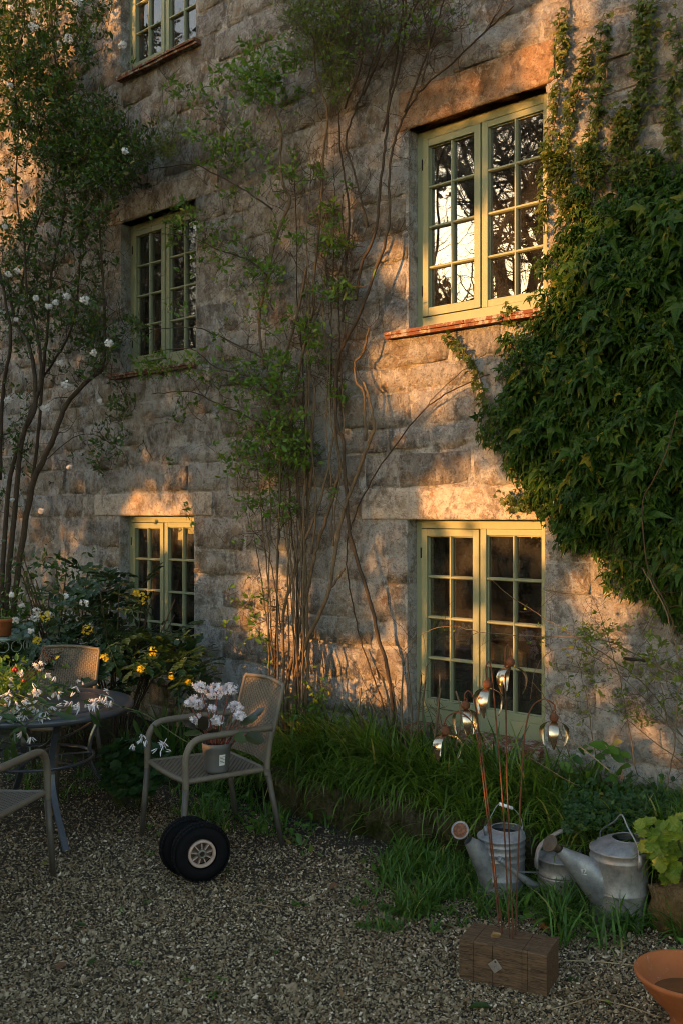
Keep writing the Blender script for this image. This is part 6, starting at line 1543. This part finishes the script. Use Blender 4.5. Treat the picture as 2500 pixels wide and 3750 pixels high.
# ---- thin budding rambler over the lower right window and the right-hand wall
RB = tag(empty('budding_rambler'), 'thin budding rambler stems straggling across the lower right window and wall', 'climber')
st = [([(2500, 2700), (2350, 2500), (2200, 2389), (2046, 2297), (1874, 2188), (1788, 2116)], (.25, .35), [.004, .0015], 'stem'), ([(2480, 2480), (2330, 2400), (2200, 2343), (1960, 2330), (1771, 2317), (1644, 2291), (1541, 2326), (1461, 2400)], (.25, .4), [.004, .0015], 'stem'),
      ([(2520, 2760), (2400, 2600), (2260, 2470), (2120, 2380), (2010, 2390), (1960, 2450), (1940, 2560)], (.3, .35), [.003, .0015], 'stem'), ([(2330, 2840), (2290, 2600), (2250, 2420), (2200, 2260), (2180, 2210)], .2, [.003, .0015], 'stem'),
      ([(2180, 2780), (2160, 2640), (2130, 2480), (2110, 2420)], .15, [.003, .0015], 'stem'), ([(2500, 2790), (2360, 2690), (2230, 2570)], .3, [.003, .0015], 'stem'), ([(2490, 2450), (2440, 2250), (2350, 2080)], .42, [.004, .003], 'stem'), ([(2480, 2520), (2470, 2700), (2440, 2900)], .4, [.004, .002], 'stem'), ([(2085, 2770), (2010, 2580), (1950, 2500)], .25, [.0035, .002], 'stem'), ([(2440, 2640), (2400, 2420), (2340, 2300)], .3, [.003, .0015], 'stem')]
climber(RB, st, [(2250, 2450, 280, 200, .5), (2420, 2550, 120, 250, .5), (1950, 2320, 300, 40, .5), (2150, 2350, 120, 60, .7), (1880, 2200, 120, 60, .3)], 61, 80, 34, (OVATE_V, OVATE_F, .026), {'leaf': 'leaffine'}, twig_r=.0013, per=2.2, ymin=-.45)
# dry stalks leaning over the bank
for (pts, lab) in ((((2500, 2900), (2300, 2930), (2120, 2880), (1980, 2800), (1930, 2770)), 'brown dry cane leaning over the bank behind the cans'), (((2240, 2830), (2130, 2740), (2060, 2690)), 'pale dry stalk beside the right-most metal flower')):
    P = spline([atz(x, y, 5.25) for x, y in pts], 16); o0 = P[len(P) // 2]
    tag(Bulk().tube(P, [.004, .002], 6).obj('dry_cane' if 'brown' in lab else 'dry_stalk', M['stem'] if 'brown' in lab else M['straw']), lab, 'dry stalk')
def litter():
    P, px, py = pix_ground(2600, 0, 2500, 2800, 3720); k = RG.random(len(px)) < np.clip((3250 - py) / 420, .05, .8); P = P[k]; P = P[P[:, 1] < -.8]; n = len(P)
    P[:, 2] = ground_z(P[:, 0], P[:, 1]) + RG.uniform(.006, .014, n)
    b = Bulk(); b.scatter(OVATE_V, OVATE_F, P, RG.normal(0, 1, (n, 3)) * np.array([1, 1, .25]), RG.normal(0, .35, (n, 3)) + np.array([0, 0, 1]), RG.uniform(.012, .04, n), RG.random(n))
    tag(b.obj('leaf_litter', M['litter'], kind='stuff'), 'small brown leaf litter scattered over the gravel', 'leaf litter')
M['litter'] = leaf_mat('leaf_litter', (.035, .022, .012), (.11, .065, .030), (.24, .17, .09), gloss=.8, trans=.1, spec=.1)
litter()
# ---- fallen leaves, shards and stalks on the gravel
CURL_V = [(x, y, z + .22 * abs(x) * 2 + .18 * y * y) for x, y, z in OVATE_V]
cm = {k: Bulk().add(CURL_V, [np.array([f for f in OVATE_F if len(f) == 4]), np.array([f for f in OVATE_F if len(f) == 3])], .3).mesh('fallen_leaf', True, M[k]) for k in ('deadleaf', 'vineleaf', 'heuchera', 'straw')}
for (px, py, s, a, mt, lab) in ((319, 3391, .062, 2.2, 'vineleaf', 'pale green oval leaf lying alone on the gravel'), (212, 3556, .085, .6, 'deadleaf', 'grey-brown curled leaf on the gravel, lower left'), (325, 3538, .07, .4, 'vineleaf', 'narrow green leaf beside the grey-brown curled leaf'),
        (1208, 3257, .085, .2, 'deadleaf', 'orange-brown leaf on the gravel at mid picture'), (1315, 3267, .07, 1.0, 'vineleaf', 'grey-green leaf just right of the orange-brown leaf'), (1373, 3203, .10, .4, 'vineleaf', 'broad green leaf lying at the edge of the grass'), (2066, 3432, .06, 1.9, 'heuchera', 'yellow leaf standing behind the timber block'), (2204, 3462, .07, .3, 'straw', 'torn pale leaf in the grass right of the timber block'),
        (1801, 3690, .095, 2.4, 'vineleaf', 'large green leaf with stalk in front of the timber block'), (2099, 3608, .10, .5, 'vineleaf', 'dark green leaf in the shade right of the timber block'), (2234, 3680, .05, 1.2, 'heuchera', 'small bright leaf by the straw near the clay bowl'), (442, 3048, .06, 1.4, 'heuchera', 'small yellow leaf on the gravel behind the wheels'), (163, 3168, .05, .8, 'heuchera', 'small light green leaf beside the left chair leg'), (149, 3130, .05, 2.6, 'deadleaf', 'small brown leaf left of the table foot'),
        (1540, 3300, .06, .9, 'deadleaf', 'brown leaf half buried in the short grass'), (1660, 3400, .06, 2.0, 'deadleaf', 'crumpled brown leaf left of the timber block'), (1395, 3340, .06, .2, 'vineleaf', 'grey-green leaf near the bottom edge of the grass'), (630, 3075, .07, .1, 'deadleaf', 'brown leaf under the flower chair')):
    p = ong(px, py, .012); o = linkmesh('fallen_leaf', cm[mt], None, None); o.location = p; o.rotation_euler = (RG.normal(0, .15), RG.normal(0, .15), a); o.scale = (s, s, s); tag(o, lab, 'leaf', 'leaves fallen on the yard')
p = ong(2008, 3395, .014); o = rock(.030, .018, .012, 300).obj('brick_shard', M['pot']); o.location = p; o.rotation_euler = (.2, .1, 1.); tag(o, 'orange brick shard in the grass behind the timber block', 'brick shard')
for (a, c, lab) in (((2019, 3697), (2165, 3654), 'short straw lying right of the large green leaf'), ((2174, 3657), (2415, 3726), 'long pale straw pointing at the clay bowl'), ((2059, 3517), (2329, 3537), 'grey straw running from the timber block to the clay bowl'), ((890, 3310), (1010, 3325), 'thin brown stalk on the gravel right of the wheels')):
    A, C = ong(*a, .012), ong(*c, .012); tag(Bulk().tube(spline([A, A * .5 + C * .5 + Vector((.006, .01, .003)), C], 8), .0022, 5).obj('straw', M['straw']), lab, 'straw', 'straws on the gravel')

# ---- give every climber's empty its own place at the foot of the plant
bpy.context.view_layer.update()
for o in [o for o in SC.objects if o.type == 'EMPTY' and o.parent is None and o.location.length < 1e-6 and o.children]:
    P = np.concatenate([np.array([o2.matrix_world @ Vector(c) for c in o2.bound_box]) for o2 in o.children if o2.type == 'MESH'])
    lowz = P[:, 2].min(); near = P[P[:, 2] < lowz + .5]; base = Vector((near[:, 0].mean(), near[:, 1].mean(), lowz))
    o.location = base
    for ch in o.children: ch.matrix_parent_inverse = Matrix.Translation(-base)
bpy.context.view_layer.update()
